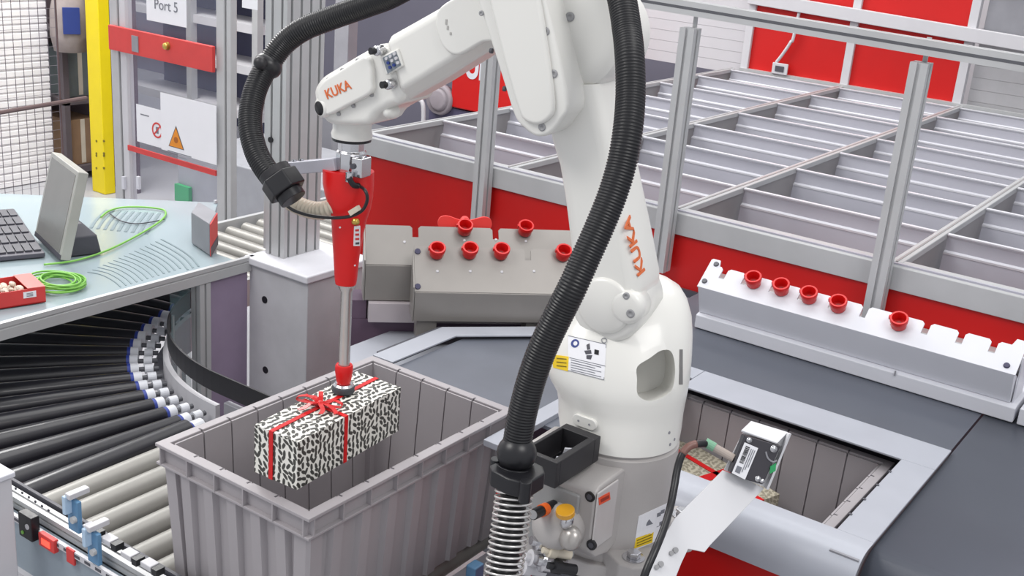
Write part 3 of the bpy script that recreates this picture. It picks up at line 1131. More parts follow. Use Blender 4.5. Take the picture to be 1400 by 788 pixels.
# bow: loops and tails
bc = G(AM, BM, gz+0.002)
bw = B()
bow = obj('bow', sphere(B(), bc+Z*0.005, 0.007, 0.8, n=14, m=8), M_RIB, gift, smooth=True)
for ang, ln, kind in ((200, 0.044, 'loop'), (20, 0.040, 'loop'), (250, 0.046, 'tail'), (310, 0.040, 'tail'), (165, 0.050, 'tail'), (130, 0.036, 'loop'), (345, 0.048, 'tail')):
    a = math.radians(ang)
    d = ea*math.cos(a)+eb*math.sin(a)
    s = Z.cross(d).normalized()
    bm = B()
    if kind == 'loop':
        P = catmull([bc+Z*0.004, bc+d*ln*0.5+Z*0.016, bc+d*ln+Z*0.012, bc+d*ln*0.98+Z*0.004, bc+d*ln*0.4+Z*0.003, bc+Z*0.003], 4)
        obj_n = 'bow_loop'
    else:
        P = catmull([bc+Z*0.005, bc+d*ln*0.4+Z*0.010, bc+d*ln*0.75+Z*0.006+s*0.004, bc+d*ln+Z*0.003], 4)
        obj_n = 'bow_tail'
    ups = []
    for i in range(len(P)):
        T = (P[min(i+1, len(P)-1)]-P[max(i-1, 0)])
        u = s.cross(T).normalized() if T.length > 1e-7 else Z
        ups.append(-u if u.z < 0 and kind != 'loop' else u)
    ribbon(bm, P, s, 0.0085, 0.0008, ups)
    obj(obj_n, bm, M_RIB, bow)

# second gift in the right crate
g2f0, g2f1 = pZ(925, 594, 0.86), pZ(1066, 676, 0.86)
g2d = (g2f1-g2f0).normalized()
g2n = Vector((g2d.y, -g2d.x, 0))
g2c = [(g2f0+g2n*0.13).to_tuple()[:2], (g2f1+g2n*0.13).to_tuple()[:2], g2f1.to_tuple()[:2], g2f0.to_tuple()[:2]]
g2, _ = gift_box('gift_box', 'beige gift box with red ribbon lying in the right crate', g2c, 0.86, 0.1805, M_LEAF2)
def G2(a, b, z):
    return g2f0.lerp(g2f1, a) + g2n*(0.13*(1-b)) + Z*(z-0.86)


bm = B(); ribbon(bm, [G2(0.60, 0, 0.685)+g2n*e, G2(0.60, 0, 0.86+e)+g2n*e, G2(0.60, 1, 0.86+e)-g2n*e, G2(0.60, 1, 0.685)-g2n*e], g2d, 0.024, ups=[g2n, Z+g2n, Z-g2n, -g2n]); obj('wide_ribbon', bm, M_RIB, g2)
bm = B(); ribbon(bm, [G2(0, 0.55, 0.685)-g2d*e, G2(0, 0.55, 0.86+e)-g2d*e, G2(1, 0.55, 0.86+e)+g2d*e, G2(1, 0.55, 0.685)+g2d*e], g2n, 0.014, ups=[-g2d, Z-g2d, Z+g2d, g2d]); obj('long_ribbon', bm, M_RIB, g2)

# ================================================================== STRAIGHT ROLLER CONVEYOR (rollers along Y)
cv = thing('roller_conveyor', (-1.6, 1.53, 0), 'roller conveyor with zinc rollers and a metal side rail under the left crate', 'conveyor')
ZR = 0.72
rl = None
for k in range(11):
    x = -2.035+0.0775*k
    if rl is None:
        bm = B(); cyl(bm, (x, 1.25, ZR-0.028), (x, 1.82, ZR-0.028), 0.028, n=24); rl = obj('roller', bm, M_ROLLG, cv, smooth=True)
        smooth_by_angle(rl, 40)
        bm = B(); cyl(bm, (x, 1.236, ZR-0.028), (x, 1.25, ZR-0.028), 0.009, n=10); obj('axle', bm, M_ALUD, rl)
    else:
        copy_tree(rl, loc=(0.0775*k, 0, 0), parent=cv)
bm = B(); cyl(bm, (-2.108, 1.25, ZR-0.029), (-2.108, 1.72, ZR-0.029), 0.029, n=24); rk_ = obj('black_roller', bm, M_ROLLB, cv, smooth=True); smooth_by_angle(rk_, 40)
bm = B(); cyl(bm, (-2.108, 1.732, ZR-0.029), (-2.108, 1.765, ZR-0.029), 0.0185, n=18); obj('white_end_cap', bm, M_CAP, rk_)
bm = B(); cyl(bm, (-2.108, 1.72, ZR-0.029), (-2.108, 1.732, ZR-0.029), 0.019, n=18); obj('blue_ring', bm, M_BLUE, rk_)
for y0, y1, n in ((1.212, 1.236, 'near_rail'), (1.83, 1.85, 'far_rail')):
    bm = B()
    prism(bm, [(-2.45 if n == 'near_rail' else -2.1, y0, 0.655), (-2.45 if n == 'near_rail' else -2.1, y1, 0.655), (-2.45 if n == 'near_rail' else -2.1, y1, 0.735), (-2.45 if n == 'near_rail' else -2.1, y0, 0.735)], (1.27 if n == 'near_rail' else 0.92, 0, 0))
    obj(n, bm, M_GREYM, cv, bevel=0.003)
# near rail: guide strips, slotted top rail, side plate
bm = B(); profile_bar(bm, (-2.35, 1.205, 0.742), (-1.18, 1.205, 0.742), 0.026); obj('top_profile', bm, M_ALU, cv)
bm = B(); box(bm, (-2.35, 1.2235, 0.745), (-1.18, 1.2305, 0.762)); obj('guide_strip', bm, M_GREYD, cv)
bm = B(); box(bm, (-2.30, 1.168, 0.722), (-1.18, 1.176, 0.736)); obj('slotted_strip', bm, M_GREYL, cv)
sl = None
for k in range(26):
    if sl is None:
        bm = B(); box(bm, (-2.255, 1.1672, 0.726), (-2.237, 1.1682, 0.732)); sl = obj('strip_slot', bm, M_GREYD, cv)
    else:
        again(sl, 'strip_slot', (0.034*k, 0, 0))
bm = B(); box(bm, (-2.32, 1.177, 0.60), (-1.18, 1.19, 0.728)); obj('side_plate', bm, mat('blue_grey_plate', (146, 158, 168), 0.45), cv, bevel=0.002)
bm = B(); box(bm, (-2.32, 1.165, 0.592), (-1.18, 1.177, 0.604)); obj('plate_flange', bm, M_GREYL, cv)
# bits on the side plate


def onplate(x, y, Y=1.172):
    return pY(x, y, Y)


def plate_box(name, px, py, w, h, m, parent, Y=1.172, d=0.012, bev=0.002):
    c = onplate(px, py, Y)
    bm = B(); box(bm, (c.x-w/2, Y-d, c.z-h/2), (c.x+w/2, Y, c.z+h/2))
    return obj(name, bm, m, parent, bevel=bev), c


o, c = plate_box('black_switch_module', 46, 716, 0.045, 0.055, M_BLACK, cv, d=0.02)
bm = B(); cyl(bm, c+Vector((0.01, -0.022, 0.005)), c+Vector((0.01, -0.019, 0.005)), 0.006, n=12); obj('switch_button', bm, M_GREYL, o)
bm = B(); cyl(bm, c+Vector((-0.008, -0.022, -0.015)), c+Vector((-0.008, -0.019, -0.015)), 0.004, n=12); obj('status_light', bm, M_GREEN, o)
o, c = plate_box('red_display', 70, 740, 0.052, 0.030, M_REDL, cv)
bm = B(); box(bm, (c.x-0.014, 1.1585, c.z-0.007), (c.x+0.014, 1.1598, c.z+0.007)); obj('lit_digits', bm, M_LED, o)
o, c = plate_box('red_label', 99, 760, 0.026, 0.034, M_REDL, cv, d=0.006)
o, c = plate_box('green_cable_clip', 7, 676, 0.018, 0.04, mat('dull_green_plastic', (110, 150, 84), 0.5), cv, d=0.014)
for (px, py, zz) in ((100, 708, 0), (127, 752, 0), (28, 690, 0)):
    c = onplate(px, py, 1.165)
    if px != 28:
        t = obj('blue_clamp', obox(B(), c+Vector((0, 0.004, 0.004)), XA, YA, Z, 0.034, 0.010, 0.070), M_BLUEM, cv, bevel=0.002)
        bm = B(); obox(bm, c+Vector((0.0, 0.012, 0.050)), XA, YA, Z, 0.016, 0.046, 0.012); obj('clamp_top', bm, M_GREYL, t, bevel=0.002)
        bm = B(); obox(bm, c+Vector((-0.006, -0.006, 0.030)), XA, YA, Z, 0.010, 0.020, 0.040); obj('clamp_jaw', bm, mat('pale_blue_clamp', (176, 200, 222), 0.4), t, bevel=0.002)
        bm = B(); cyl(bm, c+Vector((0.008, -0.009, 0.0)), c+Vector((0.008, -0.001, 0.0)), 0.007, n=12); obj('clamp_screw', bm, M_ALU, t)
for (px, py) in ((125, 726), (150, 742), (178, 762), (205, 776)):
    c = onplate(px, py, 1.185)
    bm = B(); obox(bm, c+Z*0.006, XA, YA, Z, 0.03, 0.022, 0.012); o = obj('sensor_block', bm, M_GREYL, cv, bevel=0.002)
    bm = B(); obox(bm, c+Vector((0.024, 0, 0.003)), XA, YA, Z, 0.014, 0.02, 0.014); obj('sensor_tip', bm, M_BLACK, o)
for k in range(6):
    c = onplate(22+9*k, 668+6*k, 1.177)
    bm = B(); cyl(bm, c, c-YA*0.002, 0.003, n=8); obj('plate_hole', bm, M_GREYD, cv)
# end post, and cross bar below
bm = B(); lp = pY(-9, 646, 1.10)
box(bm, (lp.x-0.022, 1.08, 0.0), (lp.x+0.022, 1.125, lp.z-0.012)); o = obj('leg', bm, M_GREYL, cv, bevel=0.004)
bm = B(); box(bm, (lp.x-0.028, 1.075, lp.z-0.012), (lp.x+0.028, 1.130, lp.z)); obj('leg_cap', bm, M_FIXW, o, bevel=0.003)
bm = B(); box(bm, (-2.25, 1.3, 0.38), (-1.18, 1.35, 0.42)); obj('cross_bar', bm, M_GREYD, cv)
# end stop rail right of the crate
bm = B(); box(bm, (-1.175, 1.19, 0.66), (-1.145, 1.84, 0.735)); obj('end_rail', bm, M_GREYM, cv, bevel=0.003)
bm = B(); profile_bar(bm, (-1.125, 1.19, 0.735), (-1.125, 1.84, 0.735), 0.026); obj('end_profile', bm, M_ALU, cv)
c = pX(650, 770, -1.12)
bm = B(); obox(bm, c-Z*0.02, XA, YA, Z, 0.024, 0.03, 0.035); obj('blue_clamp', bm, M_BLUEM, cv, bevel=0.003)

# ================================================================== CURVED CONVEYOR
CC = Vector((-2.13, 2.43, 0))
RI, RO = 0.665, 1.195
cc = thing('curved_conveyor', (CC.x-0.7, CC.y-0.7, 0), 'curved conveyor of black fanned rollers with white and blue end caps', 'conveyor')
rl = None
for k in range(18):
    ang = -PI/2 - math.radians(2.2 + 5.1*k)
    if rl is None:
        a0 = ang
        d = Vector((math.cos(ang), math.sin(ang), 0))
        zc = ZR-0.028
        bm = B(); cyl(bm, CC+d*(RI+0.035)+Z*zc, CC+d*RO+Z*zc, 0.0205, 0.034, n=20); rl = obj('roller', bm, M_ROLLB, cc, smooth=True); smooth_by_angle(rl, 40)
        bm = B(); cyl(bm, CC+d*(RI+0.004)+Z*zc, CC+d*(RI+0.026)+Z*zc, 0.0185, n=20); o = obj('white_end_cap', bm, M_CAP, rl, smooth=True); smooth_by_angle(o, 40)
        bm = B(); cyl(bm, CC+d*(RI+0.026)+Z*zc, CC+d*(RI+0.036)+Z*zc, 0.0190, n=20); o = obj('blue_ring', bm, M_BLUE, rl, smooth=True); smooth_by_angle(o, 40)
        bm = B(); cyl(bm, CC+d*(RI-0.035)+Z*zc, CC+d*(RI-0.012)+Z*zc, 0.0135, n=16); obj('drive_pulley', bm, M_CAP, rl)
        bm = B(); cyl(bm, CC+d*(RI-0.05)+Z*zc, CC+d*(RI+0.004)+Z*zc, 0.007, n=10); obj('axle', bm, M_ALUD, rl)
    else:
        pv = CC - OFF[cc]
        R = Matrix.Rotation(ang-a0, 4, 'Z')
        c = rl.copy(); COL.objects.link(c); c.parent = cc
        c.matrix_basis = Matrix.Translation(pv) @ R @ Matrix.Translation(-pv)
        for ch in rl.children:
            h = ch.copy(); COL.objects.link(h); h.parent = c


def arc_strip(r0, r1, z0, z1, a0, a1, n=28):
    rings = []
    for i in range(n+1):
        a = a0+(a1-a0)*i/n
        d = Vector((math.cos(a), math.sin(a), 0))
        rings.append([CC+d*r0+Z*z0, CC+d*r1+Z*z0, CC+d*r1+Z*z1, CC+d*r0+Z*z1])
    return loft(B(), rings)


A0, A1 = -PI/2, -PI
obj('inner_frame', arc_strip(0.585, 0.600, 0.60, 0.715, A0, A1), M_GREYL, cc, smooth=False)
obj('inner_flange', arc_strip(0.598, 0.628, 0.650, 0.656, A0, A1), M_GREYM, cc)
obj('black_guard', arc_strip(0.583, 0.588, 0.745, 0.800, A0, A1), M_BLACKM, cc)
obj('outer_frame', arc_strip(RO+0.012, RO+0.03, 0.60, 0.74, A0, A1), M_GREYM, cc)
bm = B(); box(bm, (CC.x, CC.y-0.588, 0.745), (-1.80, CC.y-0.583, 0.800)); obj('guard_tail', bm, M_BLACKM, cc)
gp = None
for a in (200, 222, 248):
    ar = math.radians(a)
    d = Vector((math.cos(ar), math.sin(ar), 0))
    bm = B(); cyl(bm, CC+d*0.580+Z*0.66, CC+d*0.580+Z*0.79, 0.006, n=10); obj('guard_stay', bm, M_ALU, cc)
# straight lane going away behind the table
lane = thing('roller_conveyor', (-3.06, 4.0, 0), 'roller conveyor lane going away behind the clear table, zinc rollers', 'conveyor')
rl = None
for k in range(34):
    y = 2.52+0.08*k
    if rl is None:
        bm = B(); cyl(bm, (-3.31, y, ZR-0.028), (-2.80, y, ZR-0.028), 0.028, n=16); rl = obj('roller', bm, M_ROLLG, lane, smooth=True); smooth_by_angle(rl, 40)
    else:
        again(rl, 'roller', (0, 0.08*k, 0))
for x in (-3.345, -2.785):
    bm = B(); box(bm, (x, 2.45, 0.64), (x+0.02, 5.3, 0.735)); obj('rail', bm, M_ALU, lane)
bm = B(); box(bm, (-3.3, 2.6, 0.0), (-3.25, 2.65, 0.64)); obj('leg', bm, M_GREYL, lane)
bm = B(); box(bm, (-2.86, 5.1, 0.0), (-2.81, 5.15, 0.64)); obj('leg', bm, M_GREYL, lane)

# ================================================================== CLEAR TABLE over the curve
ZT_ = 0.93
XE = -2.506
tb = thing('clear_table', (-3.0, 1.5, 0), 'clear-topped table with a pale sheen and an aluminium edge above the curved conveyor', 'table')
top = [(XE-0.004, 0.55), (XE-0.004, 2.24), (-2.66, 2.24), (-3.03, 2.62), (-3.57, 2.12), (-4.0, 1.7), (-4.0, 0.55)]
bm = B(); prism(bm, [(x, y, ZT_-0.012) for x, y in top], (0, 0, 0.010)); obj('acrylic_top', bm, M_ACRY, tb, bevel=0.001)
bm = B(); prism(bm, [(x, y, ZT_-0.021) for x, y in ((-2.52, 0.56), (-2.52, 2.22), (-2.67, 2.22), (-3.03, 2.58), (-3.96, 1.68), (-3.96, 0.56))], (0, 0, 0.004)); obj('underlay_sheet', bm, mat('pale_blue_underlay', (190, 202, 206), 0.35), tb)
# thin dark lines painted on the top in place of reflections
TL = mat('teal_reflection', (112, 130, 136), 0.5)
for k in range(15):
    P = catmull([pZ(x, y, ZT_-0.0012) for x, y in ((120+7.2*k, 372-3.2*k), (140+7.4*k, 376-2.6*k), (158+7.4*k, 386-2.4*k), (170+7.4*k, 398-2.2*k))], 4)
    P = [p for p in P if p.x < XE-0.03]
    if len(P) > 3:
        bm = B(); ribbon(bm, P, (P[1]-P[0]).cross(Z).normalized(), 0.006, 0.0006, [Z]*len(P)); obj('reflection_line', bm, TL, tb)
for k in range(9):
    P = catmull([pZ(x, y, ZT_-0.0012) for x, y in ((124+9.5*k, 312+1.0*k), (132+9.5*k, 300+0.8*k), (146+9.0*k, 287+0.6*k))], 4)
    bm = B(); ribbon(bm, P, (P[1]-P[0]).cross(Z).normalized(), 0.010, 0.0006, [Z]*len(P)); obj('reflection_line', bm, TL, tb)
bm = B()
prism(bm, [(XE-0.045, 0.55, ZT_-0.045), (XE, 0.55, ZT_-0.045), (XE, 0.55, ZT_-0.018), (XE-0.004, 0.55, ZT_-0.016), (XE, 0.55, ZT_-0.012), (XE, 0.55, ZT_), (XE-0.012, 0.55, ZT_+0.001), (XE-0.012, 0.55, ZT_-0.014), (XE-0.045, 0.55, ZT_-0.014)], (0, 1.745, 0))
obj('edge_profile', bm, M_ALU, tb)
bm = B(); box(bm, (XE-0.012, 2.296, ZT_-0.043), (XE, 2.31, ZT_)); obj('edge_cap', bm, M_GREYL, tb)
bm = B(); profile_bar(bm, (XE-0.022, 2.12, 0.0), (XE-0.022, 2.12, ZT_-0.047), 0.04); obj('leg', bm, M_ALU, tb)
bm = B(); box(bm, (XE-0.05, 2.03, 0.45), (XE-0.045, 2.10, ZT_-0.05)); obj('teal_pane', bm, M_TEALP, tb)
bm = B(); profile_bar(bm, (-3.55, 1.9, 0.0), (-3.55, 1.9, ZT_-0.025), 0.04); obj('leg', bm, M_ALU, tb)
bm = B(); profile_bar(bm, (-3.0, 2.55, 0.0), (-3.0, 2.55, ZT_-0.025), 0.04); obj('leg', bm, M_ALU, tb)
bm = B(); box(bm, (XE-0.020, 2.150, 0.30), (XE-0.016, 2.294, ZT_-0.05)); obj('mauve_pane', bm, mat('mauve_panel', (150, 134, 158), 0.25), tb)
bm = B(); box(bm, (-3.03, 2.60, ZT_-0.0), (-3.02, 2.61, ZT_+0.01)); obj('back_peg', bm, M_GREYL, tb)
# ------------------------------------------------------------------ things on the clear table
TT = ZT_ + 0.0012
# flat panel monitor on a dark foot
m0, m1 = pZ(47, 322, TT+0.012), pZ(82, 356, TT+0.012)
mt = thing('flat_monitor', ((m0+m1)/2).to_tuple()[:2]+(TT,), 'small grey flat monitor tilted back on a dark foot on the clear table', 'monitor')
md_ = (m1-m0).normalized()
mb = Vector((md_.y, -md_.x, 0))
if mb.dot(pZ(110, 300, TT)-m0) < 0:
    mb = -mb                                          # points to the back of the screen
up = (Z + mb*0.24 + md_*0.02).normalized()
wd = (m1-m0).length*1.0
hh = 0.262


def MP(a, b, c):
    return m0 + md_*(a*wd) + up*(b*hh) + up.cross(md_).normalized()*c*(1 if up.cross(md_).dot(mb) > 0 else -1)


bm = B(); prism(bm, [MP(0, 0, 0), MP(1, 0, 0), MP(1, 1, 0), MP(0, 1, 0)], MP(0, 0, 0.03)-MP(0, 0, 0)); obj('casing', bm, mat('silver_grey_casing', (172, 172, 166), 0.4), mt, bevel=0.003)
bm = B(); prism(bm, [MP(0.06, 0.06, -0.001), MP(0.94, 0.06, -0.001), MP(0.94, 0.95, -0.001), MP(0.06, 0.95, -0.001)], MP(0, 0, 0.002)-MP(0, 0, 0)); obj('screen', bm, M_SCREEN, mt)
bm = B(); prism(bm, [MP(0.0, 0.0, -0.0005), MP(1.0, 0.0, -0.0005), MP(1.0, 0.055, -0.0005), MP(0.0, 0.055, -0.0005)], MP(0, 0, 0.001)-MP(0, 0, 0)); obj('lower_bezel', bm, M_GREYD, mt)
fc = (m0+m1)/2 + mb*0.075
bm = B(); loft(bm, [[fc+md_*a*0.075+mb*b*0.06+Z*(TT-fc.z) for a, b in ((-1, -1), (1, -1), (1, 1), (-1, 1))], [fc+md_*a*0.07+mb*b*0.05+Z*(TT-fc.z+0.055) for a, b in ((-1, -1), (1, -1), (1, 1), (-1, 1))], [fc+md_*a*0.03+mb*b*0.02+Z*(TT-fc.z+0.085) for a, b in ((-1, -1), (1, -1), (1, 1), (-1, 1))]]); obj('foot', bm, M_GREYD, mt, bevel=0.004)
# keyboard
kA, kB = pZ(62, 352, TT), pZ(20, 291, TT)
ks = (kB-kA).normalized()
kl = Z.cross(ks)
if kl.dot(CAM-kA) < 0:
    kl = -kl
if kl.dot(_r0) > 0:
    kl = -kl
kw, kn = (kB-kA).length, 0.34
kc = kA + ks*kw/2 + kl*kn/2
kb = thing('keyboard', (kc.x, kc.y, TT), 'dark grey keyboard at the left edge, in front of the monitor', 'keyboard')
bm = B(); prism(bm, [kA, kB, kB+kl*kn, kA+kl*kn], (0, 0, 0.014)); obj('body', bm, M_KEY, kb, bevel=0.003)
kf = None
for i in range(14):
    for j in range(5):
        c = kA + kl*(kn*(i+0.7)/14.4) + ks*(kw*(j+0.6)/5.2) + Z*0.0165
        if kf is None:
            bm = B(); obox(bm, c, kl, ks, Z, kn/14.4*0.84, kw/5.2*0.78, 0.006); kf = obj('key', bm, M_GREYD, kb); kc0 = c
        else:
            again(kf, 'key', c-kc0)
# red carton with a bag of small parts
b = [pZ(-40, 425, TT), pZ(62, 402, TT), pZ(38, 348, TT+0.0), pZ(-66, 372, TT)]
bx0, bx1 = pZ(63, 413, TT), pZ(-60, 432, TT)
d1 = YA * -1
q0 = Vector((bx0.x, bx0.y, TT))
rc = thing('red_carton', (q0.x-0.06, q0.y-0.12, TT), 'open red carton of small beige parts at the left edge of the clear table', 'carton')
ux = (bx1-bx0); ux.z = 0; ux.normalize()
uy = Z.cross(ux)
if uy.dot(_f) < 0:
    uy = -uy
CW, CD_, CH = 0.20, 0.115, 0.042


def RC(a, b, c):
    return q0 + ux*(a*CW) + uy*(b*CD_) + Z*(c*CH)


bm = B(); prism(bm, [RC(0, 0, 0), RC(1, 0, 0), RC(1, 1, 0), RC(0, 1, 0)], Z*0.003); obj('carton_floor', bm, M_RED, rc)
for n, pa in (('front', (RC(0, 0, 0), RC(1, 0, 0))), ('back', (RC(0, 0.98, 0), RC(1, 0.98, 0)))):
    bm = B(); prism(bm, [pa[0], pa[1], pa[1]+Z*CH, pa[0]+Z*CH], uy*0.0025); obj('side', bm, M_REDL, rc)
for n, pa in (('l', (RC(0, 0.02, 0), RC(0, 0.98, 0))), ('r', (RC(0.985, 0.02, 0), RC(0.985, 0.98, 0)))):
    bm = B(); prism(bm, [pa[0], pa[1], pa[1]+Z*CH, pa[0]+Z*CH], ux*0.0025); obj('side', bm, M_REDL, rc)
bm = B(); prism(bm, [RC(0.0, 0.0, 1), RC(0.0, 1.0, 1), RC(0.22, 1.0, 1.02), RC(0.22, 0.0, 1.02)], Z*0.002); obj('top_flap', bm, mat('pale_red_flap', (222, 110, 104), 0.5), rc)
bm = B(); prism(bm, [RC(0.12, -0.012, 0.45), RC(0.28, -0.012, 0.45), RC(0.28, -0.012, 0.85), RC(0.12, -0.012, 0.85)], uy*0.001); lb = obj('white_label', bm, M_PAPER, rc)
for k in range(3):
    bm = B(); prism(bm, [RC(0.16, -0.018, 0.54+0.09*k), RC(0.24, -0.018, 0.54+0.09*k), RC(0.24, -0.018, 0.58+0.09*k), RC(0.16, -0.018, 0.58+0.09*k)], uy*0.0006); obj('label_line', bm, M_PRINT, lb)
bm = B()
rnd = random.Random(2)
for k in range(70):
    a, b_ = rnd.uniform(0.24, 0.92), rnd.uniform(0.12, 0.88)
    sphere(bm, RC(a, b_, rnd.uniform(0.5, 0.98)), rnd.uniform(0.006, 0.011), 0.7, (rnd.random(), rnd.random(), 1), 8, 5)
tag(obj('small_parts', bm, mat('beige_parts', (214, 200, 184), 0.5, noise=0.25, nscale=60), rc), kind='stuff')
# green cable: coil and a long loop
gc_ = thing('green_cable', pZ(100, 392, TT).to_tuple(), 'bright green cable coiled by the red carton with one long loop over the table', 'cable')
bm = B()
ctr = pZ(78, 391, TT)
P = []
for i in range(0, 240):
    a = i*2*PI/24
    rr_ = 0.86 + 0.14*math.sin(i*0.061) + 0.05*math.sin(i*0.262+1)
    P.append(ctr + Vector((0.074*rr_*math.cos(a)+0.012*math.sin(i*0.13), 0.062*rr_*math.sin(a)+0.010*math.cos(i*0.21), 0.004+0.00008*i+0.003*math.sin(i*0.13))))
tube(bm, P, 0.0028, 7)
obj('coil', bm, M_GREEN, gc_, smooth=True)
P = catmull([pZ(x, y, TT+0.004) for x, y in ((60, 362), (105, 356), (150, 341), (195, 318), (222, 300), (226, 289), (214, 285), (190, 283), (165, 284), (148, 289), (138, 297))], 8)
bm = B(); tube(bm, P, 0.0032, 8); obj('long_loop', bm, M_GREEN, gc_, smooth=True)
P = catmull([pZ(x, y, TT+0.003) for x, y in ((150, 292), (165, 302), (185, 306), (205, 304), (225, 300))], 8)
bm = B(); tube(bm, P, 0.002, 7); tag(obj('thin_grey_cable', bm, M_GREYD, smooth=True), 'thin dark cable lying inside the green cable loop on the clear table', 'cable')
# grey box with a red end at the far corner of the table
c0, c1, c2 = pZ(262, 333, TT), pZ(287, 350, TT), pZ(302, 345, TT)
gbx = thing('grey_box', (c1.x, c1.y, TT), 'low grey box with a red end plate at the far corner of the clear table', 'box')
ex = Vector((c1.x-c0.x, c1.y-c0.y, 0)); ey = Vector((-0.2, 0.24, 0))
top_h = 0.10
bm = B(); prism(bm, [Vector((c0.x, c0.y, TT)), Vector((c1.x, c1.y, TT)), Vector((c1.x, c1.y, TT))+ey*0.4, Vector((c0.x, c0.y, TT))+ey*0.4], Z*top_h); obj('body', bm, M_GREYM, gbx, bevel=0.003)
bm = B(); prism(bm, [Vector((c1.x, c1.y, TT))+ex.normalized()*0.001, Vector((c1.x, c1.y, TT))+ey*0.4+ex.normalized()*0.001, Vector((c1.x, c1.y, TT+top_h))+ey*0.4+ex.normalized()*0.001, Vector((c1.x, c1.y, TT+top_h))+ex.normalized()*0.001], ex.normalized()*0.006); obj('red_end_plate', bm, M_REDL, gbx)
bm = B(); prism(bm, [Vector((c1.x, c1.y, TT))+ex.normalized()*0.0072, Vector((c1.x, c1.y, TT))+ey*0.4+ex.normalized()*0.0072, Vector((c1.x, c1.y, TT+0.028))+ey*0.4+ex.normalized()*0.0072, Vector((c1.x, c1.y, TT+0.028))+ex.normalized()*0.0072], ex.normalized()*0.003); obj('dark_foot_strip', bm, M_GREYD, gbx)

# ================================================================== ALUMINIUM COLUMN on its grey foot box
cl = thing('aluminium_column', (-2.46, 2.42, 0), 'tall aluminium profile column standing in a pale grey foot box', 'column')
fx0, fx1, fy0, fy1 = -2.52, -2.272, 2.30, 2.56
bm = B(); box(bm, (fx0, fy0, 0.0), (fx1, fy1, 0.905)); fb = obj('foot_box', bm, mat('foot_box_grey', (190, 190, 194), 0.42), cl, bevel=0.004)
bm = B(); box(bm, (fx0-0.012, fy0-0.014, 0.905), (fx1+0.010, fy1+0.01, 0.930)); obj('foot_lid', bm, mat('foot_lid_white', (216, 216, 222), 0.4), cl, bevel=0.006)
for px, py in ((362, 410), (363, 506)):
    c = pY(px, py, fy0)
    bm = B(); cyl(bm, c-YA*0.0015, c+YA*0.004, 0.0115, n=20); obj('dark_hole', bm, M_BLACK, fb)


def big_profile(bm, x0, x1, y0, y1, z0, z1, pitch=0.04):
    """80x160 profile: outline with grooves on all four sides"""
    pts = []
    g, dp = 0.0045, 0.011
    def side(p, d, L, nrm_):
        n = int(round(L/pitch))
        step = L/n
        for k in range(n):
            c = (k+0.5)*step
            for a, b in ((c-g, 0), (c-g, dp), (c+g, dp), (c+g, 0)):
                pts.append((p[0]+d[0]*a+nrm_[0]*b, p[1]+d[1]*a+nrm_[1]*b))
    pts.append((x0, y0)); side((x0, y0), (1, 0), x1-x0, (0, 1))
    pts.append((x1, y0)); side((x1, y0), (0, 1), y1-y0, (-1, 0))
    pts.append((x1, y1)); side((x1, y1), (-1, 0), x1-x0, (0, -1))
    pts.append((x0, y1)); side((x0, y1), (0, -1), y1-y0, (1, 0))
    prism(bm, [(a, b, z0) for a, b in pts], (0, 0, z1-z0))
    return bm


bm = B(); big_profile(bm, -2.505, -2.427, 2.352, 2.504, 0.93, 2.6); obj('profile', bm, M_ALU, cl)
c = pY(371, 191, 2.352)
bm = B(); cyl(bm, c-YA*0.006, c+YA*0.002, 0.0085, n=16); obj('black_plug', bm, M_BLACK, cl)
# glass guard with a thin frame between the column and the door
pn = thing('glass_guard', (-2.75, 2.52, 0.0), 'clear guard pane in a slim frame between the column and the door', 'guard')
bm = B(); box(bm, (-2.535, 2.37, 0.935), (-2.512, 2.40, 2.6)); obj('slim_post', bm, M_ALU, pn, bevel=0.002)
bm = B(); prism(bm, [(-2.536, 2.385, 0.96), (-3.02, 2.87, 0.96), (-3.02, 2.87, 2.6), (-2.536, 2.385, 2.6)], (0.004, 0.004, 0)); obj('pane', bm, M_PANE, pn)

# ================================================================== ENCLOSURE DOOR on the left, beyond the table
YD = 3.3
dr = thing('enclosure_door', (-4.1, YD, 0), 'aluminium framed door with a red cross bar and brass knob behind the clear table', 'door')


def dp(x, y):
    return pY(x, y, YD)


xs = (dp(160, 150).x, dp(176, 150).x, dp(297, 150).x, dp(311, 150).x)
bm = B(); box(bm, (xs[0]-0.02, YD-0.01, 0.0), (xs[0]+0.035, YD+0.04, 2.3)); obj('outer_post', bm, M_ALU, dr, bevel=0.004)
bm = B(); box(bm, (xs[0]+0.042, YD-0.005, 0.0), (xs[0]+0.085, YD+0.035, 2.3)); obj('door_stile', bm, M_GREYL, dr, bevel=0.004)
bm = B(); box(bm, (xs[2], YD-0.005, 0.0), (xs[2]+0.050, YD+0.035, 2.3)); obj('door_stile', bm, M_ALU, dr, bevel=0.004)
bm = B(); box(bm, (xs[2]+0.056, YD+0.0, 0.0), (xs[2]+0.085, YD+0.035, 2.3)); obj('outer_post', bm, M_ALU, dr, bevel=0.004)
zb0, zb1 = dp(165, 72).z, dp(165, 38).z
zb0 = (dp(165, 72).z+dp(297, 95).z)/2
zb1 = (dp(165, 38).z+dp(297, 60).z)/2
bm = B(); box(bm, (xs[0]-0.005, YD-0.03, zb0), (xs[2]+0.005, YD-0.012, zb1)); bar = obj('red_bar', bm, M_REDL, dr, bevel=0.003)
c = pY(229, 63, YD-0.03)
bm = B(); lathe(bm, c, (0, -1, 0), [(0.0, 0.02), (0.013, 0.018), (0.016, 0.01), (0.010, 0.004), (0.018, 0.0), (0.0, 0.0)], 18); obj('brass_knob', bm, M_BRASS, bar, smooth=True)
c = pY(185, 60, YD-0.0305)
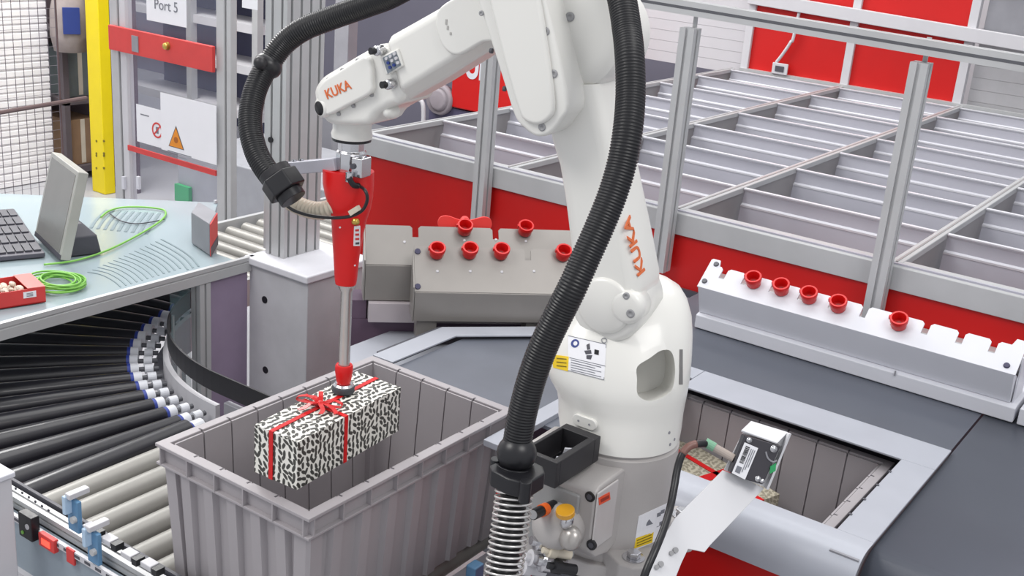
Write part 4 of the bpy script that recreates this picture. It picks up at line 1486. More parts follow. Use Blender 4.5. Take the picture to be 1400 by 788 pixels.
bm = B(); box(bm, (c.x-0.022, YD-0.034, c.z-0.035), (c.x+0.022, YD-0.030, c.z+0.035)); obj('grey_plate', bm, M_GREYM, bar)
for zz in (0.82, 1.0, 2.1):
    pass
zs = (dp(185, 205).z+dp(297, 235).z)/2
bm = B(); box(bm, (xs[0]+0.085, YD-0.012, zs-0.012), (xs[2], YD-0.004, zs+0.012)); obj('red_strip', bm, M_REDL, dr)
bm = B(); box(bm, (xs[0]+0.085, YD+0.012, 0.3), (xs[2], YD+0.018, 2.3)); obj('pane', bm, M_PANE, dr)
for px, py in ((170, 250), (190, 250)):
    c = pY(px, py, YD-0.011)
    bm = B(); box(bm, (c.x-0.009, YD-0.02, c.z-0.03), (c.x+0.009, YD-0.006, c.z+0.03)); obj('white_hinge', bm, M_FIXW, dr)
# paper sheets hung on the door


def sheet(px0, py0, px1, py1, label, Y, tilt=0.0):
    a = pY(px0, py0, Y); b_ = pY(px1, py1, Y)
    t = thing('paper_sign', ((a.x+b_.x)/2, Y, min(a.z, b_.z)), label, 'sign')
    bm = B(); box(bm, (min(a.x, b_.x), Y, min(a.z, b_.z)), (max(a.x, b_.x), Y+0.0015, max(a.z, b_.z)))
    obj('sheet', bm, M_PAPER, t)
    return t, min(a.x, b_.x), max(a.x, b_.x), min(a.z, b_.z), max(a.z, b_.z)


t, x0, x1, z0, z1 = sheet(199, -40, 255, 38, 'white paper sign reading Port 5 at the top of the door', YD-0.014)
text_mesh('lettering', 'Port 5', 0.062, ((x0+x1)/2, YD-0.0148, dp(228, 10).z-0.012), XA, Z, M_PRINT, t, align='CENTER')
t, x0, x1, z0, z1 = sheet(331, -30, 352, 14, 'white paper at the top edge, left of the aluminium column', YD-0.02)
t, x0, x1, z0, z1 = sheet(186, 142, 225, 204, 'white warning sheet with a red ring, behind the sheet with the orange triangle', YD-0.008)
c = Vector((dp(217, 178).x, YD-0.0085, dp(217, 178).z))
bm = B(); lathe(bm, c, (0, -1, 0), [(0.028, 0), (0.036, 0), (0.036, 0.0008), (0.028, 0.0008)], 28, closed=True); obj('red_ring', bm, M_REDL, t)
bm = B(); obox(bm, c-YA*0.0005, (0.7, 0, 0.7), YA, (-0.7, 0, 0.7), 0.058, 0.0008, 0.007); obj('red_slash', bm, M_REDL, t)
bm = B(); obox(bm, c+YA*0.0002, XA, YA, Z, 0.018, 0.0008, 0.03); obj('pictogram', bm, M_PRINT, t)
a = dp(196, 157)
bm = B(); box(bm, (a.x-0.01, YD-0.0088, a.z), (a.x+0.05, YD-0.008, a.z+0.005)); obj('print_line', bm, M_PRINT, t)
t, x0, x1, z0, z1 = sheet(219, 126, 296, 226, 'white warning sheet with an orange triangle on the lower door', YD-0.020)
c = dp(246, 189)
tri = [(-0.052, -0.042), (0.052, -0.042), (0.0, 0.058)]
bm = B(); prism(bm, [(c.x+a, YD-0.0205, c.z+b_) for a, b_ in tri], (0, -0.0006, 0)); obj('triangle_border', bm, M_GREYD, t)
bm = B(); prism(bm, [(c.x+a*0.88, YD-0.0212, c.z-0.002+b_*0.88) for a, b_ in tri], (0, -0.0006, 0)); obj('orange_triangle', bm, M_ORANGE, t)
bm = B(); cyl(bm, (c.x, YD-0.0218, c.z-0.006), (c.x, YD-0.0225, c.z-0.006), 0.014, n=14); obj('pictogram', bm, mat('dark_orange', (170, 96, 24), 0.6), t)
for k, ww in enumerate((0.16, 0.13)):
    bm = B(); box(bm, (c.x-0.06, YD-0.0207, c.z-0.066-0.016*k), (c.x-0.06+ww, YD-0.02, c.z-0.062-0.016*k)); obj('print_line', bm, M_PRINT, t)
# things behind the door
bm = B(); box(bm, (-5.2, 4.2, 0), (-3.9, 4.9, 0.50)); tag(obj('grey_cabinet', bm, mat('cabinet_grey', (150, 152, 158), 0.5), bevel=0.01), 'low grey cabinet seen through the lower half of the door', 'cabinet')
a = pY(252, 265, 4.19)
bm = B(); box(bm, (a.x-0.06, 4.17, a.z-0.05), (a.x+0.06, 4.195, a.z+0.05)); tag(obj('green_sign', bm, M_GREENP), 'small green sign low behind the door pane', 'sign')
rk = thing('back_shelf', (-6.3, 5.4, 0), 'grey metal shelf unit seen through the upper door pane', 'shelf')
for zz in (0.45, 0.75, 1.02, 1.25):
    bm = B(); box(bm, (-7.0, 5.2, zz), (-5.62, 5.6, zz+0.055)); obj('shelf_board', bm, M_GREYL, rk)
for x in (-7.0, -6.3, -5.66):
    bm = B(); box(bm, (x, 5.18, 0), (x+0.05, 5.23, 2.4)); obj('upright', bm, M_ALU, rk)
bm = B(); box(bm, (-6.94, 5.5, 0.3), (-5.62, 5.52, 1.9)); obj('back_sheet', bm, mat('blue_grey_sheet_dark', (84, 86, 112), 0.6), rk)
# yellow post
a = pY(138, 150, 4.4)
yp = thing('yellow_post', (a.x, 4.4, 0), 'bright yellow post left of the enclosure door', 'post')
bm = B(); box(bm, (a.x-0.065, 4.36, 0), (a.x+0.065, 4.44, 2.4)); obj('post_body', bm, M_YELLOW, yp, bevel=0.006)
for k in range(4):
    for s in (-1, 1):
        c = pY(137+s*5, 193+k*0+(k % 2)*17+ (20 if k > 1 else 0), 4.36)
        bm = B(); cyl(bm, c-YA*0.002, c+YA*0.004, 0.008, n=10); obj('bolt_hole', bm, mat('dark_yellow', (120, 104, 10), 0.6), yp)
bm = B(); box(bm, (a.x-0.17, 4.46, 0), (a.x-0.07, 4.54, 2.4)); tag(obj('dark_red_post', bm, mat('dark_maroon', (92, 44, 48), 0.6)), 'dark maroon post just left of the yellow post', 'post')
bm = B(); box(bm, (a.x+0.08, 4.5, 0), (a.x+0.16, 4.56, 2.4)); tag(obj('dark_post', bm, mat('dark_plum', (84, 70, 78), 0.6)), 'dark plum post right of the yellow post', 'post')
# safety mesh in front of the white shutter
XM = -5.55
ms = thing('mesh_fence', (XM, 2.4, 0), 'thin dark wire mesh fence before the bright white shutter', 'fence')
bm = B()
y = 0.9
while y < 3.70:
    cyl(bm, (XM, y, 0.0), (XM, y, 2.2), 0.0019, n=5); y += 0.05
z = 0.05
while z < 2.2:
    cyl(bm, (XM, 0.9, z), (XM, 3.70, z), 0.0010, n=5); z += 0.05
tag(obj('wire_mesh', bm, mat('mesh_wire', (110, 104, 112), 0.5), ms), kind='stuff')
a = pX(0, 154, XM+0.02); b_ = pX(118, 134, XM+0.02)
bm = B(); tube(bm, [a + (a-b_)*0.6, b_], 0.012, 8); obj('cross_bar', bm, mat('brown_bar', (92, 74, 74), 0.5), ms)
bm = B(); cyl(bm, (XM, 3.705, 0), (XM, 3.705, 2.2), 0.006, n=8); obj('fence_stay', bm, mat('brown_bar', (92, 74, 74), 0.5), ms)
# clutter rack beside the shutter
ck = thing('storage_rack', (-6.4, 4.35, 0), 'dim storage rack with boxes between the shutter and the yellow post', 'rack')
for yy in (4.37, 4.86):
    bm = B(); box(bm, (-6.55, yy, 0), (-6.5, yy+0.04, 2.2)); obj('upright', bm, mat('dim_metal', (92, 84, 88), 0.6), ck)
for zz in (0.05, 0.50, 0.92):
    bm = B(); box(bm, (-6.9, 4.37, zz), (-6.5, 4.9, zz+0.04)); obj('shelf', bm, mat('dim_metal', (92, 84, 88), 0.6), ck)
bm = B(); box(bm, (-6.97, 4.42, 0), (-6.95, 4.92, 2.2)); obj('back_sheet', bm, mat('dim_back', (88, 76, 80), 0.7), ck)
cols = [(140, 112, 86), (110, 96, 92), (104, 112, 112), (136, 120, 102)]
nm = ['brown carton low on the storage rack', 'grey carton low on the storage rack', 'blue grey carton on the middle shelf of the storage rack', 'tan carton on the middle shelf of the storage rack']
for k, (y0, z0, w_, h_) in enumerate(((4.425, 0.0905, 0.2, 0.3), (4.65, 0.0905, 0.2, 0.24), (4.425, 0.5405, 0.2, 0.30), (4.65, 0.5405, 0.2, 0.22))):
    bm = B(); box(bm, (-6.88, y0, z0), (-6.545, y0+w_, z0+h_)); ob = tag(obj('carton', bm, mat('carton_%d' % k, cols[k], 0.8, noise=0.1), bevel=0.004), nm[k], 'carton', 'cartons on the storage rack')
    bm = B(); box(bm, (-6.545, y0+w_*0.42, z0+0.01), (-6.5435, y0+w_*0.58, z0+h_)); obj('tape', bm, M_CREAM, ob)
a = pX(95, 25, -6.45)
sb = thing('grey_sack', (a.x, a.y, a.z-0.2), 'grey-brown sack with a blue print hanging top left by the white shutter', 'sack')
P = [(0.10, -0.2), (0.12, -0.1), (0.115, 0.05), (0.09, 0.15), (0.04, 0.2)]
bm = B(); lathe(bm, a, (0, 0, 1), [(0, -0.205)]+P+[(0, 0.225)], 14); obj('cloth', bm, mat('sack_cloth', (150, 140, 138), 0.9, noise=0.15), sb, smooth=True)
c = a+Vector((0.105, -0.06, 0.0))
bm = B(); obox(bm, c, (0.4, 0.9, 0), (0.9, -0.4, 0), Z, 0.10, 0.02, 0.16); obj('blue_print', bm, M_NAVY, sb)

# red cart and a light post far behind the forearm
a = pY(602, 136, 5.6)
ct = thing('red_cart', (a.x+0.4, 5.6, 0), 'red cart with white letters and a grey wheel far behind the forearm', 'cart')
zt_ = pY(660, 62, 5.6).z; zm = pY(640, 138, 5.6).z; xr = pY(676, 100, 5.6).x+0.45
bm = B(); box(bm, (a.x+0.08, 5.6, zm-0.06), (xr, 6.2, zt_+0.3)); obj('red_body', bm, M_RED, ct, bevel=0.01)
bm = B(); box(bm, (a.x-0.1, 5.62, 0.25), (xr, 6.15, zm-0.07)); obj('dark_chassis', bm, mat('dark_violet_grey', (84, 80, 106), 0.6), ct)
bm = B(); lathe(bm, a, (0, -1, 0), [(0, 0.03), (0.05, 0.035), (0.066, 0.03), (0.07, 0.012), (0.088, 0.03), (0.098, 0.0), (0.088, -0.04), (0, -0.04)], 28); obj('wheel', bm, mat('wheel_grey', (150, 142, 148), 0.6), ct, smooth=True)
tz = pY(650, 107, 5.6).z
text_mesh('white_letters', 'COUL', 0.20, (pY(597, 105, 5.6).x, 5.597, tz), XA, Z, M_FIXW, ct, bold=0.008, wide=0.72)
bm = B(); P = catmull([pY(x, y, 5.5) for x, y in ((560, 137), (572, 136), (578, 142), (579, 160), (578, 175))], 5); tube(bm, P, 0.014, 8); obj('pale_handle', bm, M_GREYL, ct, smooth=True)
a = pY(465, 100, 5.0)
bm = B(); box(bm, (a.x-0.055, 5.0, 0), (a.x+0.055, 5.08, 2.4)); tag(obj('grey_post', bm, M_GREYM, bevel=0.004), 'pale grey post seen behind the hose, right of the aluminium column', 'post')
bm = B(); box(bm, (-5.0, 6.3, 0), (-3.6, 6.9, 0.55)); tag(obj('dark_cabinet', bm, mat('plum_cabinet', (90, 86, 110), 0.6), bevel=0.01), 'long dark cabinet in the back behind the robot wrist', 'cabinet')
# ================================================================== ROBOT ARM
from mathutils.bvhtree import BVHTree
RB = pD(848, 590, 1.9)                       # a point on the upright axis, at the height of the turning rim
RA = Vector((RB.x, RB.y, 0))
U = Vector((0.991, 0.133, 0)).normalized()   # in the arm plane, away from the tool
N = Vector((0.133, -0.991, 0)).normalized()  # out of the arm plane towards the camera side
CR = _r0.copy()                              # level directions for the round sections
CF = Vector((-_r0.y, _r0.x, 0))


def pA(x, y, n=0.0):
    return pP(x, y, RA + N*n, N)


def bvh(o):
    bpy.context.view_layer.update()
    dg = bpy.context.evaluated_depsgraph_get()
    ev = o.evaluated_get(dg)
    me = ev.to_mesh()
    mw = o.matrix_world
    t = BVHTree.FromPolygons([mw @ v.co for v in me.vertices], [list(p.vertices) for p in me.polygons])
    ev.to_mesh_clear()
    return t


def hit(t, x, y):
    d = ray(x, y).normalized()
    p, n, i, dist = t.ray_cast(CAM, d)
    if p is None:
        p, n, i, dist = t.find_nearest(pD(x, y, 1.85))
    if n.dot(d) > 0:
        n = -n
    return p, n


def decal(name, t, quad, m, parent, e=0.0009, nx=6, ny=6):
    """thin sticker laid on a curved surface between four photo points"""
    bm = B()
    g = []
    h = []
    q = [Vector((a, b, 0)) for a, b in quad]
    for j in range(ny+1):
        row = []
        hr = []
        for i in range(nx+1):
            a = q[0].lerp(q[1], i/nx)
            b = q[3].lerp(q[2], i/nx)
            c = a.lerp(b, j/ny)
            p, n = hit(t, c.x, c.y)
            row.append(bm.verts.new(p+n*e))
            hr.append(bm.verts.new(p-n*0.0006))
        g.append(row)
        h.append(hr)
    for j in range(ny):
        for i in range(nx):
            bm.faces.new((g[j][i], g[j][i+1], g[j+1][i+1], g[j+1][i]))
    rim = [(0, i) for i in range(nx)] + [(j, nx) for j in range(ny)] + [(ny, i) for i in range(nx, 0, -1)] + [(j, 0) for j in range(ny, 0, -1)]
    for k in range(len(rim)):
        a, b = rim[k], rim[(k+1) % len(rim)]
        bm.faces.new((g[a[0]][a[1]], g[b[0]][b[1]], h[b[0]][b[1]], h[a[0]][a[1]]))
    return obj(name, bm, m, parent)


def slab(bm, outline, n0, n1):
    f = [pA(x, y, n1) for x, y in outline]
    return prism(bm, f, -N*(n1-n0))


def outline(pts, n=4):
    return [(p.x, p.y) for p in catmull([Vector((x, y, 0)) for x, y in pts], n, True)]


rob = thing('industrial_robot', (RA.x, RA.y, 1.0), 'white six-axis robot arm on a grey base reaching over the left crate', 'robot')
# ---- grey base
zrim = RB.z
bm = B()
lathe(bm, (RA.x, RA.y, 0), Z, [(0, 1.03), (0.106, 1.03), (0.103, 1.06), (0.0985, 1.08), (0.0985, zrim-0.006), (0.094, zrim-0.003), (0.094, zrim+0.003), (0, zrim+0.003)], 56)
base = obj('base', bm, M_BASE, rob, smooth=True); smooth_by_angle(base, 35)
bm = B()
pts = []
for a in range(0, 360, 15):
    r_ = 0.118
    pts.append(RA+Vector((math.cos(math.radians(a))*r_, math.sin(math.radians(a))*r_, 1.0)))
prism(bm, pts, Z*0.031)
foot = obj('foot_flange', bm, M_BASE, rob, bevel=0.004)
fw, _n = hit(bvh(base), 852, 745)
for dx, dy in ((0.095, -0.085), (0.09, 0.09), (-0.09, 0.09), (-0.09, -0.085)):
    c = RA + Vector((dx, dy, 1.0))
    d = Vector((dx, dy, 0)).normalized()
    s = Z.cross(d)
    bm = B(); prism(bm, [c-d*0.05-s*0.045, c+d*0.015-s*0.03, c+d*0.03-s*0.012, c+d*0.03+s*0.012, c+d*0.015+s*0.03, c-d*0.05+s*0.045], Z*0.056)
    lug = obj('foot_lug', bm, M_BASE, rob, bevel=0.004)
    bm = B(); cyl(bm, c+Z*0.056, c+Z*0.058, 0.018, n=24); obj('washer', bm, M_CHROME, lug)
    bm = B(); cyl(bm, c+Z*0.058, c+Z*0.068, 0.0115, n=6); obj('hex_bolt', bm, M_CHROME, lug, bevel=0.0015)
# connector housing towards the camera side
YF = RA.y-0.165
cF = pY(815, 676, YF)
zc = cF.z
xr_ = cF.x
xl_ = xr_-0.165
zlow = pY(815, 760, YF).z
bm = B()
prism(bm, [(xr_, YF, zlow), (xr_, YF, zc), (xr_, YF+0.012, zc+0.008), (xr_, YF+0.13, zc+0.012), (xr_, YF+0.16, zc), (xr_, YF+0.16, zlow), (xr_, YF+0.06, zlow-0.03), (xr_, YF+0.02, zlow-0.02)], (xl_-xr_, 0, 0))
hous = obj('connector_housing', bm, M_BASE, rob, bevel=0.005)
bm = B(); box(bm, (xr_, YF+0.001, zlow+0.002), (xr_+0.004, YF+0.062, zc+0.002)); obj('side_cover', bm, mat('light_cast_grey', (190, 186, 185), 0.42), rob, bevel=0.003)
tb_ = bvh(rob.children[-1])
decal('orange_label', tb_, [(818, 681), (833, 673), (834, 683), (819, 691)], mat('orange_red_label', (226, 84, 50), 0.5), rob, nx=2, ny=2)
decal('label_text', tb_, [(820.5, 683), (831.5, 677), (832, 681), (821, 687)], mat('label_dark', (150, 46, 30), 0.5), rob, e=0.0014, nx=2, ny=2)
for px, py in ((806, 680), (808, 746)):
    c = pY(px, py, YF-0.001)
    bm = B(); cyl(bm, c, c+YA*0.004, 0.0085, n=20); o = obj('screw_recess', bm, M_BLACK, hous)
    bm = B(); cyl(bm, c-YA*0.001, c+YA*0.003, 0.005, n=6); obj('cap_screw', bm, M_GREYD, hous)
# inset connector panel
bm = B(); c = pY(755, 715, YF)
box(bm, (xl_+0.006, YF-0.006, zlow-0.02), (xr_-0.026, YF+0.002, zc-0.012)); pan = obj('connector_panel', bm, mat('panel_grey', (150, 150, 150), 0.4), rob, bevel=0.003)
# domed plug cover
dc = pY(768, 718, YF-0.006)
bm = B()
lathe(bm, dc, (-0.25, -1, 0.15), [(0, 0.045), (0.018, 0.044), (0.030, 0.036), (0.036, 0.022), (0.037, 0.0), (0.037, -0.02), (0, -0.02)], 32)
dome = obj('domed_plug', bm, M_BASE, rob, smooth=True)
c = pY(773, 703, YF-0.042)
bm = B(); cyl(bm, c, c+Vector((0, -0.002, 0.008)), 0.015, 0.0145, 24); obj('amber_cap', bm, M_GOLD, dome, bevel=0.001)
c = pY(772, 716, YF-0.046)
bm = B(); sphere(bm, c+YA*0.006, 0.010, 1.5, (0.5, -0.2, 1), 16, 10); obj('plug_latch', bm, M_CHROME, dome, smooth=True)
c = pY(780, 736, YF-0.036)
bm = B(); sphere(bm, c, 0.020, 0.8, (-0.4, -0.8, 0.3), 18, 10); obj('plug_cover', bm, mat('satin_metal', (176, 172, 168), 0.3, metal=0.5), dome, smooth=True)
# round connector with an orange band
a_, b_ = pY(729, 704, YF-0.075), pY(757, 691, YF-0.012)
bm = B(); cyl(bm, a_, b_, 0.0085, n=20); cn = obj('round_connector', bm, M_BLACK, rob, smooth=True); smooth_by_angle(cn, 40)
bm = B(); cyl(bm, a_.lerp(b_, 0.38), a_.lerp(b_, 0.60), 0.0098, n=20); o = obj('orange_band', bm, mat('orange_band', (236, 104, 30), 0.4), cn, smooth=True); smooth_by_angle(o, 40)
bm = B(); cyl(bm, a_-(b_-a_).normalized()*0.0015, a_, 0.007, n=16); obj('pin_face', bm, M_POUT, cn)
for px, py, r_, m_ in ((741, 742, 0.014, M_CHROME), (748, 768, 0.018, M_CHROME), (732, 764, 0.013, M_GREYL), (764, 776, 0.011, M_BLACK), (722, 776, 0.014, M_GREYL), (757, 755, 0.010, M_CREAM)):
    p0 = pY(px, py, YF-0.035)
    d = Vector((-0.5, -0.75, 0.3)).normalized()
    bm = B(); lathe(bm, p0, d, [(0, -0.03), (r_*0.8, -0.03), (r_*0.8, -0.004), (r_, -0.003), (r_, 0.010), (r_*0.55, 0.011), (r_*0.5, 0.02), (0, 0.02)], 18)
    o = obj('plug_fitting', bm, m_, rob, smooth=True); smooth_by_angle(o, 40)
# sticker on the base
tb_ = bvh(base)
decal('white_sticker', tb_, [(873, 706), (917, 686), (909, 735), (866, 753)], M_PAPER, base, nx=8, ny=4)
decal('yellow_field', tb_, [(869, 736), (893, 727), (891, 742), (866.5, 750)], M_YSTK, base, e=0.0014, nx=4, ny=2)
decal('warning_mark', tb_, [(884, 715), (887, 710), (892, 716), (883, 719)], M_PRINT, base, e=0.0014, nx=2, ny=2)
for k in range(3):
    decal('print_line', tb_, [(870.5, 738.5+3.6*k), (890, 730.5+3.6*k), (889.7, 731.7+3.6*k), (870.2, 739.8+3.6*k)], mat('dark_yellow', (120, 104, 10), 0.6), base, e=0.0019, nx=3, ny=1)
for px, py in ((900, 704), (905, 700), (899, 722), (903, 716)):
    decal('small_symbol', tb_, [(px-2, py-2), (px+3, py-4), (px+2.5, py+1), (px-2.5, py+3)], M_PRINT, base, e=0.0014, nx=2, ny=2)
# ---- rotating column
rings = []
for L, R_, y, bf_, ex in ((765, 929, 588, 1.0, 2.0), (763, 932, 572, 1.0, 2.0), (763, 934, 552, 1.0, 2.1), (760, 937, 534, 1.0, 2.2), (750, 940, 516, 1.0, 2.3), (743, 943, 496, 0.98, 2.4), (745, 945, 470, 0.95, 2.5), (753, 946, 444, 0.92, 2.5), (765, 945, 420, 0.88, 2.4), (776, 940, 402, 0.82, 2.3), (792, 931, 388, 0.74, 2.2), (815, 915, 378, 0.6, 2.1), (845, 896, 373, 0.4, 2.0)):
    c = pD((L+R_)/2, y, 1.9)
    a = (R_-L)/2*1.9/FPX
    rg = []
    for k in range(48):
        t_ = 2*PI*k/48
        cs, sn = math.cos(t_), math.sin(t_)
        x_ = math.copysign(abs(cs)**(2/ex), cs)*a
        y_ = math.copysign(abs(sn)**(2/ex), sn)*a*bf_
        rg.append(c+CR*x_+CF*y_)
    zz = c.z
    rings.append(rg)
bm = loft(B(), rings)
colm = obj('rotating_column', bm, M_WHITE, rob, smooth=True)
# pocket on the right
pk = outline([(886, 512), (885, 530), (886, 552), (903, 562), (925, 557), (940, 545), (944, 515), (938, 492), (922, 490), (905, 500)], 4)
pkd = (CF*0.75 - CR*0.66).normalized()
bm = B(); prism(bm, [pD(x, y, 1.70) for x, y in pk], CF*0.185 - CR*0.012 - Z*0.055)
cut(colm, bm)
smooth_by_angle(colm, 30)
tc_ = bvh(colm)
# slot
decal('dark_slot', tc_, [(929, 478), (933, 478), (933, 526), (928, 526)], mat('slot_grey', (120, 118, 118), 0.6), colm, e=0.0008, nx=1, ny=4)
# stickers on the column
decal('white_sticker', tc_, [(777, 459), (829, 471), (826, 520), (777, 507)], M_PAPER, colm, nx=8, ny=4)
for q in ([(777, 459), (829, 471), (829, 471.8), (777, 459.8)], [(828.3, 471), (829, 471), (826, 520), (825.3, 520)], [(779, 489), (827.5, 500.5), (827.4, 501.3), (779, 489.8)], [(777, 506.3), (826, 519.3), (826, 520), (777, 507)]):
    decal('sticker_frame', tc_, q, M_PRINT, colm, e=0.0013, nx=6, ny=1)
decal('yellow_field', tc_, [(755, 485), (778, 488), (777, 508), (757, 503)], M_YSTK, colm, e=0.0012, nx=4, ny=3)
for k in range(3):
    decal('print_line', tc_, [(762, 489.5+5*k), (775, 491+5*k), (775, 492.4+5*k), (762, 490.9+5*k)], mat('dark_yellow', (120, 104, 10), 0.6), colm, e=0.0017, nx=2, ny=1)
p, n = hit(tc_, 786.5, 470)
bm = B(); cyl(bm, p, p+n*0.0014, 0.0068, n=24); rd = obj('blue_round_symbol', bm, M_NAVY, colm)
bm = B(); cyl(bm, p+n*0.0012+CR*0.0008, p+n*0.0019+CR*0.0008, 0.0035, n=14); obj('white_symbol', bm, M_PAPER, colm)
for q in ([(802, 472), (806, 470), (807, 478), (803, 479)], [(799, 480), (808, 479), (809, 484), (801, 485)], [(802, 486), (810, 486), (808, 492), (802, 491)]):
    decal('robot_drawing', tc_, q, M_GREYD, colm, e=0.0013, nx=2, ny=2)
decal('black_pictogram', tc_, [(813, 478), (819, 479.5), (818.5, 486), (812.5, 484.5)], M_BLACK, colm, e=0.0013, nx=2, ny=2)
for k in range(5):
    decal('print_line', tc_, [(781, 492+3.3*k), (822-(k % 2)*8, 502+3.3*k-(k % 2)*2), (822-(k % 2)*8, 503+3.3*k-(k % 2)*2), (781, 493+3.3*k)], M_PRINT, colm, e=0.0013, nx=5, ny=1)
p, n = hit(tc_, 826, 466)
bm = B(); lathe(bm, p, n, [(0.0035, 0.001), (0.0045, 0.001), (0.0045, 0.0018), (0.0035, 0.0018)], 16, closed=True); obj('round_mark', bm, M_PRINT, colm)
# raised tab near the rim
p, n = hit(tc_, 800, 577)
sx_ = Z.cross(n).normalized()
uy_ = n.cross(sx_)
bm = B(); prism(bm, [p-n*0.006+sx_*a+uy_*b for a, b in rrect(0.044, 0.019, 0.0094, 5)], n*0.010); tab = obj('raised_tab', bm, M_WHITE, colm, bevel=0.003)
for k in (-1, 1):
    bm = B(); cyl(bm, p+n*0.004+sx_*0.010*k, p+n*0.0046+sx_*0.010*k, 0.0018, n=10); obj('tab_hole', bm, M_GREYM, colm)
for px, py in ((915, 592), (922, 601), (916, 608)):
    p, n = hit(tc_, px, py)
    bm = B(); cyl(bm, p-n*0.001, p+n*0.0006, 0.0026, n=12); obj('rim_screw', bm, M_GREYM, colm)
# ---- link arm
H2 = 0.055
st_ = []
for L, R_, y in ((738, 852, 110), (742, 862, 150), (750, 870, 190), (760, 876, 222), (767, 884, 262), (772, 892, 300), (776, 899, 335), (779, 906, 372), (782, 906, 396), (792, 900, 412)):
    fl = pA(L, y, H2)
    br = pA(R_, y, -H2)
    z_ = (fl.z*0.5+br.z*0.5)
    uL = (fl-RA).dot(U)
    uR = (br-RA).dot(U)
    uc, hw = (uL+uR)/2, (uR-uL)/2
    q = rrect(2*hw, 2*H2, 0.022, 4)
    tilt = 0.10
    st_.append([RA+U*(uc+a)+N*b+Z*(z_+a*tilt*1.2) for a, b in q])
bm = loft(B(), st_)
link = obj('link_arm', bm, M_WHITE, rob, smooth=True)
smooth_by_angle(link, 50)
# rounded lower end with a flat cover and a small screw boss
c = pA(845, 408, 0)
bm = B(); lathe(bm, c, N, [(0, -H2+0.002), (0.05, -H2+0.002), (0.060, -H2+0.012), (0.060, H2-0.012), (0.056, H2-0.003), (0.05, H2-0.0005), (0, H2-0.0005)], 44)
obj('shoulder_joint', bm, M_WHITE, rob, smooth=True)
c = pA(826, 418, H2)
bm = B(); lathe(bm, c, N, [(0, -0.05), (0.046, -0.05), (0.047, -0.004), (0.0445, 0.003), (0.040, 0.006), (0, 0.0065)], 44)
bs = obj('shoulder_cover', bm, M_WHITE, rob, smooth=True)
c = pA(858, 420, H2)
bm = B(); lathe(bm, c, N, [(0, -0.03), (0.027, -0.03), (0.027, 0.002), (0.024, 0.0065), (0.019, 0.0085), (0, 0.009)], 32)
bs2 = obj('screw_boss', bm, M_WHITE, rob, smooth=True)


def arm_screw(px, py, n, parent, r=0.0055):
    c = pA(px, py, n)
    bm = B(); lathe(bm, c, N, [(0, 0.0004), (r*0.4, 0.0004), (r*0.45, 0.0012), (r*0.8, 0.0012), (r, 0.0006), (r, -0.002)], 18)
    return obj('screw', bm, M_POUT, parent, smooth=True)


arm_screw(856, 405, H2+0.0085, bs2)
arm_screw(862, 429, H2+0.0088, bs2, 0.007)
# lettering down the narrow right side of the link
tl = bvh(link)
a_, na = hit(tl, 881, 372)
b_, nb = hit(tl, 859, 291)
up_ = (b_-a_)
n_ = (na+nb).normalized()
side_ = n_.cross(up_).normalized()              # letter 'up' points to the left in the photo
text_mesh('orange_lettering', 'KUKA', 0.034, a_+n_*0.0012-side_*0.0-up_.normalized()*0.0, up_, side_, M_KORANGE, link, depth=0.0010, bold=0.0006, wide=1.02)
# ---- elbow
c = pA(800, 48, 0)
bm = B(); lathe(bm, c, N, [(0, -0.075), (0.070, -0.075), (0.080, -0.065), (0.080, 0.030), (0.076, 0.044), (0.066, 0.052), (0.05, 0.055), (0, 0.056)], 48)
elb = obj('elbow_joint', bm, M_WHITE, rob, smooth=True); smooth_by_angle(elb, 35)
bm = B(); slab(bm, outline([(668, 50), (690, 120), (703, 160), (716, 176), (733, 187), (752, 183), (768, 164), (777, 142), (765, 80), (746, 0), (732, -60), (700, -92), (655, -86), (640, -40), (652, 0)], 3), 0.045, 0.112)
eh = obj('elbow_housing', bm, M_WHITE, rob, bevel=0.006, seg=3)
bm = B(); slab(bm, outline([(674, 25), (690, 90), (707, 148), (716, 165), (735, 171), (752, 161), (757, 140), (748, 70), (737, 0), (722, -50), (690, -68), (658, -50)], 3), 0.108, 0.120)
cv_ = obj('cover_plate', bm, M_WHITE, eh, bevel=0.007, seg=3)
for px, py, r_ in ((746, 43, 0.0062), (757, 101, 0.0062), (741, 174, 0.006), (658, 18, 0.004)):
    arm_screw(px, py, 0.1125, eh, r_)
for px, py in ((675, 70), (693, 122)):
    c = pA(px, py, 0.10)
    bm = B(); cyl(bm, c-U*0.006, c-U*0.002, 0.004, n=10); obj('edge_screw', bm, M_GREYD, eh)
arm_screw(779, 23, 0.057, elb, 0.007)
# ---- forearm
def sec(T, F, b_, h=0.058):
    tp, fp, bp_ = pA(*T, h), pA(*F, h), pA(*b_, 0.030)
    f = lambda p, n: RA + U*((p-RA).dot(U)) + Z*p.z + N*n
    top = tp + (tp-fp).normalized()*0.012
    return [f(top, 0.040), f(tp, h), f(fp, h), f(bp_, 0.030), f(bp_, -0.030), f(fp, -h), f(tp, -h), f(top, -0.040)]


